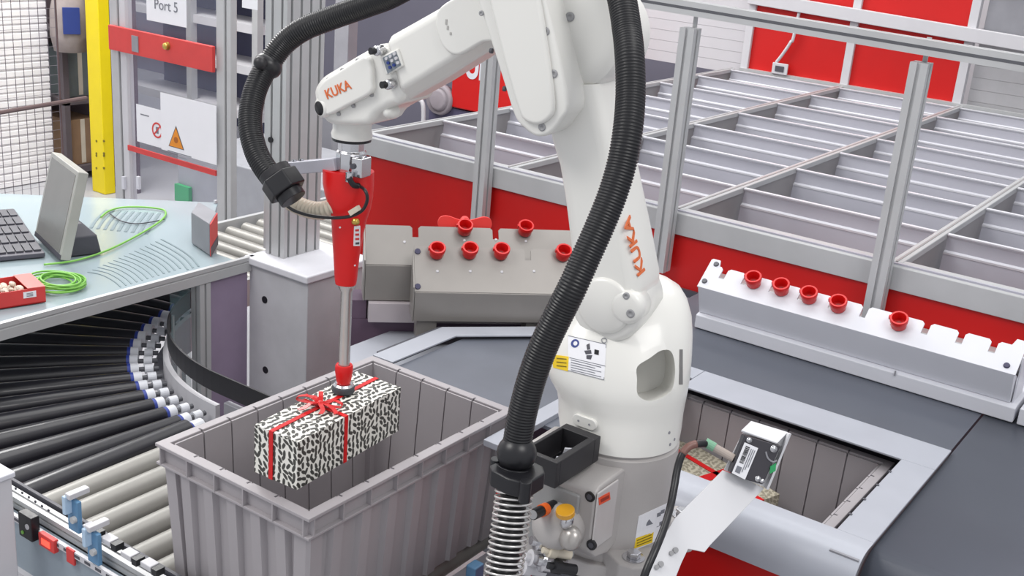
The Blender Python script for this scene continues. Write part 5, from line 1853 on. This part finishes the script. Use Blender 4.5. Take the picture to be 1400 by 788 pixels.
rings = [sec((742, -66), (720, 22), (716, 40)), sec((668, -22), (676, 45), (672, 68)), sec((632, -1), (640, 66), (636, 90)), sec((596, 21), (600, 90), (598, 114)), sec((560, 42), (573, 107), (571, 129)), sec((528, 60), (549, 121), (548, 143))]
bm = loft(B(), rings)
fore = obj('forearm', bm, M_WHITE, rob, bevel=0.007, seg=3, ang=20)
bm = B(); slab(bm, outline([(690, 50), (660, 58), (628, 75), (610, 70), (599, 52), (595, 28), (603, 8), (640, -12), (690, -30)], 4), 0.05, 0.068)
fp_ = obj('forearm_plate', bm, M_WHITE, fore, bevel=0.005, seg=3)
for k, (px, py) in enumerate(((610, 30), (612, 38), (616, 46))):
    c = pA(px, py, 0.0685)
    bm = B(); obox(bm, c, U, N, Z, 0.003, 0.0008, 0.008-0.002*k); obj('engraving', bm, mat('engraving_grey', (180, 178, 174), 0.5), fp_)
# connector port with eight pins
bm = B(); slab(bm, [(519, 78), (543, 66), (551, 91), (527, 104)], 0.056, 0.0635); o = obj('port_frame', bm, M_WHITE, fore, bevel=0.003)
bm = B(); slab(bm, [(523, 79), (541, 70), (548, 89), (530, 101)], 0.060, 0.0645); port = obj('connector_port', bm, mat('port_grey', (126, 134, 142), 0.4), fore)
for i in range(3):
    for j in range(3):
        px, py = 529+5.4*i+2.4*j, 80-3.2*i+6.0*j
        c = pA(px, py, 0.0645)
        blue = (i == 0 and j > 0) or (i == 1 and j == 2)
        bm = B(); cyl(bm, c, c+N*0.003, 0.0026, n=12); obj('port_pin', bm, M_NAVY if blue else M_GREYL, fore)
for px, py in ((519, 69), (534, 115)):
    c = pA(px, py, 0.060)
    bm = B(); lathe(bm, c, N, [(0, 0.012), (0.007, 0.012), (0.0085, 0.009), (0.0085, -0.006)], 20); v_ = obj('air_valve', bm, M_CHROME, fore, smooth=True)
    bm = B(); cyl(bm, c+N*0.0125-U*0.002, c+N*0.020-U*0.004, 0.0058, n=16); obj('valve_plug', bm, M_BLACK, fore)
# ---- wrist
wo = [(427, 132), (428, 120), (438, 106), (455, 95), (497, 70), (522, 60), (540, 72), (553, 112), (548, 140), (532, 147), (514, 158), (500, 172), (455, 172), (440, 164), (431, 148)]
bm = B(); slab(bm, outline(wo, 3), -0.052, 0.052)
wr_ = obj('wrist', bm, M_WHITE, rob, bevel=0.014, seg=4)
bm = B(); slab(bm, outline([(433, 134), (433, 122), (442, 110), (458, 100), (497, 77), (506, 88), (508, 112), (506, 128), (475, 145), (448, 158), (438, 150)], 3), 0.045, 0.064)
wc = obj('wrist_cover', bm, M_WHITE, wr_, bevel=0.008, seg=3)
c = pA(437, 146, 0.066)
c2 = pA(447, 146, 0.047)
bm = B(); lathe(bm, c2, (N*0.93-U*0.30-Z*0.1).normalized(), [(0, 0.016), (0.013, 0.016), (0.0165, 0.013), (0.0170, -0.006)], 24); o = obj('white_plug_rim', bm, M_WHITE, wr_, smooth=True)
bm = B(); lathe(bm, c2, (N*0.93-U*0.30-Z*0.1).normalized(), [(0, 0.0168), (0.0118, 0.0168), (0.0125, 0.0155)], 24); obj('black_plug', bm, M_BLACK, wr_, smooth=True)
a_, b_ = pA(447, 136, 0.0645), pA(483, 120, 0.0645)
text_mesh('orange_lettering', 'KUKA', 0.0225, a_, b_-a_, Z, M_KORANGE, wr_, depth=0.0006, bold=0.0003, wide=0.92)
for px, py in ((489, 83), (468, 96), (449, 109), (508, 130), (483, 145), (463, 156)):
    c = pA(px, py, 0.054)
    bm = B(); cyl(bm, c-N*0.003, c+N*0.0015, 0.0034, n=12); obj('screw', bm, M_POUT, wr_)
# neck and flange
TQ = pA(481, 190, 0)
TX = Vector((TQ.x, TQ.y, 0))


def tzz(y):
    return pA(481-(y-190)*10/345, y, 0).z


k_ = 1.986/FPX
z190 = tzz(188)
bm = B(); lathe(bm, TX, Z, [(0, z190), (0.035, z190), (0.036, z190+0.006), (0.0335, z190+0.014), (0.0335, z190+0.022), (0.040, z190+0.038), (0.044, z190+0.055), (0.044, z190+0.085), (0, z190+0.085)], 36)
nk = obj('wrist_neck', bm, M_WHITE, rob, smooth=True); smooth_by_angle(nk, 50)
bm = B(); lathe(bm, TX, Z, [(0, z190-0.005), (0.034, z190-0.005), (0.0345, z190), (0, z190)], 32); obj('black_flange_ring', bm, M_BLACK, rob)
for px, py in ((469, 168), (515, 159)):
    c = pA(px, py, 0.036)
    bm = B(); cyl(bm, c, c+N*0.005, 0.003, n=10); obj('screw', bm, M_POUT, rob)
c = pA(534, 153, 0.03)
bm = B(); lathe(bm, c, N, [(0, 0.016), (0.007, 0.014), (0.012, 0.0), (0.012, -0.01)], 16); obj('cable_gland', bm, M_WHITE, rob, smooth=True)

# ================================================================== SUCTION GRIPPER
sg = thing('suction_gripper', (TX.x, TX.y, gz), 'red printed suction gripper with a steel tube and rubber cup, bolted to the robot wrist', 'gripper')
zA, zB = z190-0.0055, tzz(233)
bm = B(); lathe(bm, TX, Z, [(0, zB), (0.026, zB), (0.027, zB+0.004), (0.027, zA-0.02), (0.024, zA-0.016), (0.024, zA), (0, zA)], 10)
ad = obj('adapter', bm, M_CHROME, sg, bevel=0.001)
bm = B(); obox(bm, TX+U*0.030+N*0.012+Z*(zB+0.014), U, N, Z, 0.022, 0.030, 0.034); o = obj('clamp_block', bm, M_CHROME, sg, bevel=0.002)
bm = B(); cyl(bm, TX+U*0.024+N*0.027+Z*(zB+0.016), TX+U*0.024+N*0.030+Z*(zB+0.016), 0.005, n=12); obj('clamp_screw', bm, M_GREYD, o)
pa, pb = pA(462, 224, 0.018), pA(388, 231, 0.018)
dx_ = (pa-pb).normalized()
bm = B(); obox(bm, (pa+pb)/2, dx_, N, dx_.cross(N).normalized(), (pa-pb).length, 0.022, 0.022); br_ = obj('side_bracket', bm, M_STEEL, sg, bevel=0.0015)
for t_ in (0.2, 0.33):
    c = pb.lerp(pa, t_)+Z*0.011
    bm = B(); cyl(bm, c, c+Z*0.004, 0.0042, n=10); obj('bracket_screw', bm, M_CHROME, br_)
rings = []
for L, R_, y, bf_ in ((441, 512, 233, 0.75), (441, 512, 252, 0.75), (444, 511, 268, 0.75), (450, 508, 284, 0.8), (453, 503, 299, 0.85), (454, 498, 320, 0.9), (456, 493, 350, 0.95), (458, 489.5, 383, 1.0), (459, 488.5, 388, 1.0)):
    z_ = tzz(y)
    ax = 481-(y-190)*10/345
    a = (R_-L)/2*k_
    c = TX + CR*(((L+R_)/2-ax)*k_) + Z*z_
    rings.append([c+CR*(a*math.copysign(abs(math.cos(t_))**0.85, math.cos(t_)))+CF*(a*bf_*math.copysign(abs(math.sin(t_))**0.85, math.sin(t_))) for t_ in [2*PI*i/32 for i in range(32)]])
bm = loft(B(), rings)
rbd = obj('red_body', bm, M_REDP, sg, smooth=True); smooth_by_angle(rbd, 50)
z1, z2 = tzz(389), tzz(500)
bm = B(); lathe(bm, TX, Z, [(0, z1), (0.0155, z1), (0.0150, z1-0.006), (0.0108, z1-0.014), (0.0105, z2), (0, z2)], 26); o = obj('steel_tube', bm, mat('satin_steel_tube', (206, 202, 198), 0.22, metal=0.7), sg, smooth=True); smooth_by_angle(o, 40)
z3, z4 = tzz(499), tzz(524)
bm = B(); lathe(bm, TX, Z, [(0.0112, z3), (0.0150, z3), (0.0165, z3-0.003), (0.0165, z3-0.014), (0.0140, z4+0.006), (0.0125, z4), (0, z4)], 26); o = obj('red_collar', bm, M_REDP, sg, smooth=True); smooth_by_angle(o, 40)
bm = B(); lathe(bm, TX, Z, [(0, z4), (0.0095, z4), (0.0095, gz+0.018), (0, gz+0.018)], 20); obj('black_neck', bm, M_BLACK, sg)
bm = B(); lathe(bm, TX, Z, [(0, gz+0.020), (0.0165, gz+0.020), (0.0195, gz+0.0165), (0.0195, gz+0.0155), (0, gz+0.0155)], 26); obj('metal_washer', bm, M_CHROME, sg)
bm = B(); lathe(bm, TX, Z, [(0, gz+0.0155), (0.019, gz+0.0155), (0.0215, gz+0.013), (0.0205, gz+0.009), (0.0215, gz+0.005), (0.0195, gz+0.0015), (0, gz+0.0012)], 28); obj('rubber_cup', bm, M_RUBBER, sg, smooth=True)
# cable of the gripper
tg = bvh(rbd)
c0_, n0_ = hit(tg, 478, 244)
bm = B(); cyl(bm, c0_+Z*0.012+n0_*0.006, c0_-Z*0.004+n0_*0.006, 0.0068, n=14); o = obj('cable_plug', bm, M_CHROME, sg)
P = catmull([c0_+Z*0.004+n0_*0.012] + [hit(tg, x, y)[0]+n0_*0.010 for x, y in ((484, 251), (493, 253))] + [pA(x, y, 0.045) for x, y in ((500, 262), (502, 274), (496, 287), (482, 295), (462, 298), (440, 297), (420, 294), (402, 288), (393, 282))], 6)
bm = B(); tube(bm, P, [0.0052 if i < 12 else 0.003 for i in range(len(P))], 10); obj('black_cable', bm, M_BLACK, sg, smooth=True)
c_ = pA(485, 288, 0.048)
bm = B(); obox(bm, c_, (U*0.8+Z*0.6).normalized(), N, (Z*0.8-U*0.6).normalized(), 0.022, 0.008, 0.009); obj('cable_marker', bm, M_CREAM, sg)
p, n = hit(tg, 486, 303)
bm = B(); lathe(bm, p+n*0.001, Z, [(0, -0.004), (0.0065, -0.004), (0.0075, 0.0), (0.005, 0.006), (0, 0.006)], 14); obj('brass_ring', bm, M_BRASS, sg, smooth=True)
decal('white_tag', tg, [(484, 309), (492, 308.5), (491, 336), (483, 336)], M_PAPER, sg, e=0.002, nx=2, ny=4)
for k in range(4):
    decal('tag_print', tg, [(485.5, 313+6*k), (490, 312.8+6*k), (489.8, 315.6+6*k), (485.3, 315.8+6*k)], M_GREYD if k > 2 else M_REDL, sg, e=0.0028, nx=1, ny=1)
for x, y in ((465, 311), (485, 363)):
    p, n = hit(tg, x, y)
    bm = B(); cyl(bm, p, p+n*0.001, 0.0018, n=8); obj('rivet', bm, M_PAPER, sg)
# inlet: short cream corrugated tube
P = catmull([pA(398, 276, 0.02), pA(412, 283, 0.02), pA(430, 288, 0.02), pA(446, 287, 0.02), pA(462, 280, 0.015)], 10)
bm = B(); corrugated(bm, P, 0.0165, 0.0085, 0.003, 20); obj('cream_inlet_tube', bm, M_CREAM, sg, smooth=True)

# ================================================================== BLACK CABLE HOSE
hs = thing('cable_hose', pD(706, 640, 1.6).to_tuple(), 'thick black corrugated cable hose looping from the robot base over the arm to the gripper', 'hose')
HP = [(707, 606, 1.62), (713, 572, 1.61), (722, 535, 1.60), (733, 500, 1.59), (747, 465, 1.58), (765, 428, 1.57), (783, 392, 1.56), (801, 352, 1.56), (819, 312, 1.56), (836, 270, 1.56), (849, 228, 1.56), (858, 180, 1.56), (862, 130, 1.57), (861, 80, 1.58), (857, 40, 1.60), (848, -10, 1.62), (828, -70, 1.65), (790, -110, 1.70), (730, -122, 1.76), (660, -95, 1.82), (600, -45, 1.90), (540, -8, 1.97), (500, 8, 2.00), (455, 24, 2.02), (415, 40, 2.03), (388, 60, 2.04), (367, 88, 2.04), (351, 118, 2.03), (343, 150, 2.02), (343, 180, 2.01), (352, 212, 2.0), (368, 238, 1.99), (386, 258, 1.985)]
P = catmull([pD(*p) for p in HP], 10)
bm = B(); corrugated(bm, P, 0.0208, 0.0043, 0.0013, 20); obj('hose', bm, M_HOSE, hs, smooth=True)
c = pD(707, 616, 1.62)
dct = (pD(713, 572, 1.61)-c).normalized()
bm = B(); sphere(bm, c-dct*0.004, 0.0285, 0.95, dct, 28, 14); obj('ball_joint', bm, M_BLACK, hs, smooth=True)
bm = B(); cyl(bm, c-dct*0.034, c-dct*0.022, 0.026, n=28); obj('ring', bm, M_BLACK, hs, bevel=0.001)
# clamp bracket with lugs
cc0 = pD(706, 652, 1.62)
bm = B()
pl = [cc0 + XA*a*0.001 + YA*b*0.001 - Z*0.012 for a, b in ((-33, -20), (-22, -31), (8, -35), (28, -30), (37, -20), (37, 16), (24, 30), (-10, 34), (-33, 22))]
prism(bm, pl, Z*0.026)
cl_ = obj('clamp', bm, M_BLACK, hs, bevel=0.003)
for a, b in ((-35, -2), (33, -26)):
    c = cc0 + XA*a*0.001 + YA*b*0.001
    bm = B(); cyl(bm, c-Z*0.016, c+Z*0.016, 0.0085, n=16); obj('clamp_lug', bm, M_BLACK, hs, bevel=0.001)
# hose and return spring below the clamp
Q = [pD(704, 660, 1.62), pD(700, 700, 1.62), pD(694, 745, 1.62), pD(686, 800, 1.62), pD(680, 850, 1.62)]
Q = catmull(Q, 10)
bm = B(); corrugated(bm, Q, 0.0195, 0.0056, 0.002, 20); obj('lower_hose', bm, M_HOSE, hs, smooth=True)
Qr = resample(Q, 0.0012)
NT = 17.0
P = []
for i, p in enumerate(Qr):
    t_ = i/len(Qr)
    T = (Qr[min(i+1, len(Qr)-1)]-Qr[max(i-1, 0)]).normalized()
    x_, y_, d_ = frame_of(T)
    P.append((p, x_, y_))
tot = len(Qr)*0.0012
steps = int(tot/0.0082*26)
PP = []
for s in range(steps):
    f = s/steps*(len(P)-1.001)
    i = int(f)
    p = P[i][0].lerp(P[i+1][0], f-i)
    a = 2*PI*s/26
    PP.append(p+(P[i][1]*math.cos(a)+P[i][2]*math.sin(a))*0.0262)
bm = B(); tube(bm, PP, 0.0017, 7); obj('return_spring', bm, mat('spring_steel', (214, 212, 210), 0.25, metal=0.6), hs, smooth=True)
# ball clip on the upper run and hex nut at the gripper end
c = pD(366, 90, 2.04)
bm = B(); sphere(bm, c, 0.026, 0.85, pD(351, 118, 2.03)-pD(388, 60, 2.04), 24, 12); obj('ball_clip', bm, M_BLACK, hs, smooth=True)
c = pD(356, 86, 2.005)
bm = B(); sphere(bm, c, 0.012, 1, Z, 16, 10); obj('clip_knob', bm, M_BLACKM, hs, smooth=True)
a_, b_ = pD(376, 236, 1.985), pD(402, 274, 1.98)
d_ = (b_-a_).normalized()
bm = B(); cyl(bm, a_.lerp(b_, 0.15), a_.lerp(b_, 0.72), 0.036, n=6); obj('hex_nut', bm, M_BLACK, hs, bevel=0.003)
bm = B(); cyl(bm, a_.lerp(b_, -0.08), a_.lerp(b_, 0.15), 0.0285, n=28); obj('nut_collar', bm, M_BLACKM, hs, bevel=0.001)
bm = B(); cyl(bm, a_.lerp(b_, 0.72), a_.lerp(b_, 0.98), 0.024, n=28); obj('end_collar', bm, M_BLACK, hs, bevel=0.001)

# ================================================================== BLACK OPEN BRACKET BOX by the base
fz = pD(762, 632, 1.70)
zt2 = fz.z
bA, bB_, bC, bD_ = pZ(722, 612, zt2), pZ(767, 580, zt2), pZ(826, 598, zt2), pZ(762, 634, zt2)
x0, x1 = min(bA.x, bD_.x)-0.004, bD_.x
y0, y1 = bD_.y, bC.y
hb = 0.043
bb = thing('bracket_box', ((x0+x1)/2, (y0+y1)/2, zt2-hb), 'black open-topped bracket box between the hose clamp and the robot base', 'bracket')
tw = 0.010
for lo, hi in (((x0, y0, zt2-hb), (x1, y0+tw, zt2)), ((x0, y1-0.018, zt2-hb), (x1, y1, zt2)), ((x0, y0+tw, zt2-hb), (x0+0.006, y1-0.018, zt2)), ((x1-0.012, y0+tw, zt2-hb), (x1, y1-0.018, zt2))):
    bm = B(); box(bm, lo, hi); obj('side', bm, M_BLACKM, bb, bevel=0.0015)
bm = B(); box(bm, (x0+0.008, y0+0.01, zt2-hb), (x1-0.009, y1-0.01, zt2-hb+0.003)); obj('bracket_floor', bm, M_BLACK, bb)
for k, (tx, ty, tt) in enumerate(((0.55, 0.45, 0.5), (0.45, 0.72, 0.7), (0.6, 0.6, 0.4))):
    c = Vector((x0+(x1-x0)*tx, y0+(y1-y0)*ty, zt2-hb+0.012))
    bm = B(); obox(bm, c, (0.8, 0.6, 0), (-0.6, 0.8, 0), Vector((0.2, 0.1, 1)).normalized(), 0.016, 0.004, 0.020); obj('white_clip', bm, M_FIXW, bb)

# ================================================================== SENSOR ON ITS WHITE BRACKET
wbk = thing('sensor_bracket', pD(905, 770, 1.78).to_tuple(), 'white bent sheet bracket rising right of the robot base and carrying the sensor', 'bracket')


def SB(x, y):
    # the sheet climbs towards the sensor: its depth falls along the way
    t_ = ((x-905)*0.755 - (y-775)*0.655)/165
    return pD(x, y, 1.66 + 0.085*t_)


pts = [(988.6, 643), (1004, 649), (1022, 656), (1045, 668), (1010, 705), (971, 746), (963.5, 755.5), (952, 753), (941, 751), (932, 770), (924, 790), (905, 812), (868, 800), (895, 758), (922, 710), (955, 677)]
vv = [SB(x, y) for x, y in pts]
nn3 = (vv[3]-vv[0]).cross(vv[13]-vv[0]).normalized()
if nn3.dot(ray(980, 700)) < 0:
    nn3 = -nn3
bm = B(); prism(bm, vv, nn3*0.003); obj('sloping_sheet', bm, M_SHEETW, wbk, bevel=0.0008)
DS = 1.735
bk = [(1016, 592), (1078, 592), (1046, 667), (990, 643)]
bm = B(); prism(bm, [pD(x, y, DS+0.012) for x, y in bk], _f*0.003); obj('back_plate', bm, M_SHEETW, wbk)
hk = [pD(1013.5, 588.5, DS-0.012), pD(1027, 575.5, DS+0.014), pD(1077.5, 591, DS+0.014), pD(1063, 606, DS-0.012)]
bm = B(); prism(bm, hk, (hk[3]-hk[0]).cross(hk[1]-hk[0]).normalized()*-0.003); obj('top_hook', bm, M_SHEETW, wbk, bevel=0.0008)
bm = B(); prism(bm, [pD(1076, 592, DS+0.010), pD(1079, 592, DS+0.014), pD(1048, 668, DS+0.014), pD(1045, 667, DS+0.010)], _f*-0.014); obj('right_fold', bm, M_SHEETW, wbk)
for x, y in ((917, 757), (897, 776)):
    c = SB(x, y) - nn3*0.001
    for dx in (0, 7):
        c2 = SB(x+dx*0.8, y-dx*0.6)-nn3*0.001
        bm = B(); cyl(bm, c2, c2-nn3*0.003, 0.0042 if dx else 0.0034, n=14); obj('screw', bm, M_POUT, wbk)
sn = thing('sensor', pD(1032, 630, DS).to_tuple(), 'small dark optical sensor with a white barcode label on the white bracket', 'sensor')
body = [(1018, 595), (1068, 610), (1043, 663), (1022, 657), (998, 647)]
bm = B(); prism(bm, [pD(x, y, DS-0.012) for x, y in body], _f*0.022); obj('body', bm, mat('sensor_dark', (58, 56, 62), 0.35), sn, bevel=0.0015)
bm = B(); prism(bm, [pD(x, y, DS-0.0125) for x, y in ((1018, 605), (1036.5, 613), (1018.5, 656), (1000.5, 647))], -_f*0.0006); lb = obj('white_label', bm, M_PAPER, sn)
dv1 = Vector((18.5, 8, 0)); dv2 = Vector((-17.6, 42.5, 0)); o0 = Vector((1018, 605, 0))


def lab(a, b_):
    p = o0+dv1*a+dv2*b_
    return pD(p.x, p.y, DS-0.0133)


k = 0.08
rnd = random.Random(5)
while k < 0.62:
    ww = rnd.choice((0.012, 0.02, 0.03))
    bm = B(); prism(bm, [lab(0.18, k), lab(0.48, k), lab(0.48, k+ww), lab(0.18, k+ww)], -_f*0.0004); obj('barcode_bar', bm, M_BLACK, lb)
    k += ww + rnd.choice((0.012, 0.02))
for k in range(3):
    bm = B(); prism(bm, [lab(0.58+0.13*k, 0.1), lab(0.63+0.13*k, 0.1), lab(0.63+0.13*k, 0.85-0.1*k), lab(0.58+0.13*k, 0.85-0.1*k)], -_f*0.0004); obj('print_line', bm, M_PRINT, lb)
bm = B(); prism(bm, [lab(0.15, 0.72), lab(0.5, 0.72), lab(0.5, 0.92), lab(0.15, 0.92)], -_f*0.0004); obj('print_mark', bm, M_PRINT, lb)
for x, y, r_ in ((1024, 602, 0.0042), (1057.5, 614, 0.0055), (1036, 655, 0.0045), (1042, 658, 0.0035)):
    c = pD(x, y, DS-0.012)
    bm = B(); lathe(bm, c, -_f, [(0, 0.003), (r_*0.5, 0.003), (r_*0.55, 0.0015), (r_, 0.0022), (r_, 0.0)], 16); obj('screw', bm, M_CHROME, sn, smooth=True)
bm = B(); prism(bm, [pD(x, y, DS-0.013) for x, y in ((1053, 638), (1061, 633), (1060, 644), (1052, 648))], -_f*0.002); obj('green_tab', bm, M_GREENP, sn)
bm = B(); P = catmull([pD(x, y, DS-0.0125) for x, y in ((1047, 618), (1050, 627), (1057, 632), (1062, 630))], 5); tube(bm, P, 0.0014, 6); obj('arc_slot', bm, M_GREYM, sn)
a_, b_ = pD(966, 606, DS+0.01), pD(1003, 627, DS)
bm = B(); cyl(bm, a_, b_, 0.0065, n=14); pg = obj('cable_plug', bm, mat('plug_translucent', (170, 158, 150), 0.3), sn)
bm = B(); cyl(bm, a_-(b_-a_)*0.05, a_.lerp(b_, 0.3), 0.0075, n=14); obj('green_plug_end', bm, mat('plug_green', (120, 170, 140), 0.4), pg)
P = catmull([pD(*p) for p in ((968, 607, DS+0.01), (955, 607, 1.735), (942, 611, 1.73), (932, 623, 1.725), (926, 642, 1.72), (922, 665, 1.71), (916, 695, 1.69), (907, 725, 1.66), (896, 752, 1.635), (882, 785, 1.62), (872, 820, 1.62))], 8)
bm = B(); tube(bm, P, 0.0058, 12); obj('black_cable', bm, M_BLACK, sn, smooth=True)
bm = B(); tube(bm, P[10:24], 0.0062, 10); obj('brown_sleeve', bm, mat('brown_sleeve', (120, 84, 76), 0.4), sn, smooth=True)
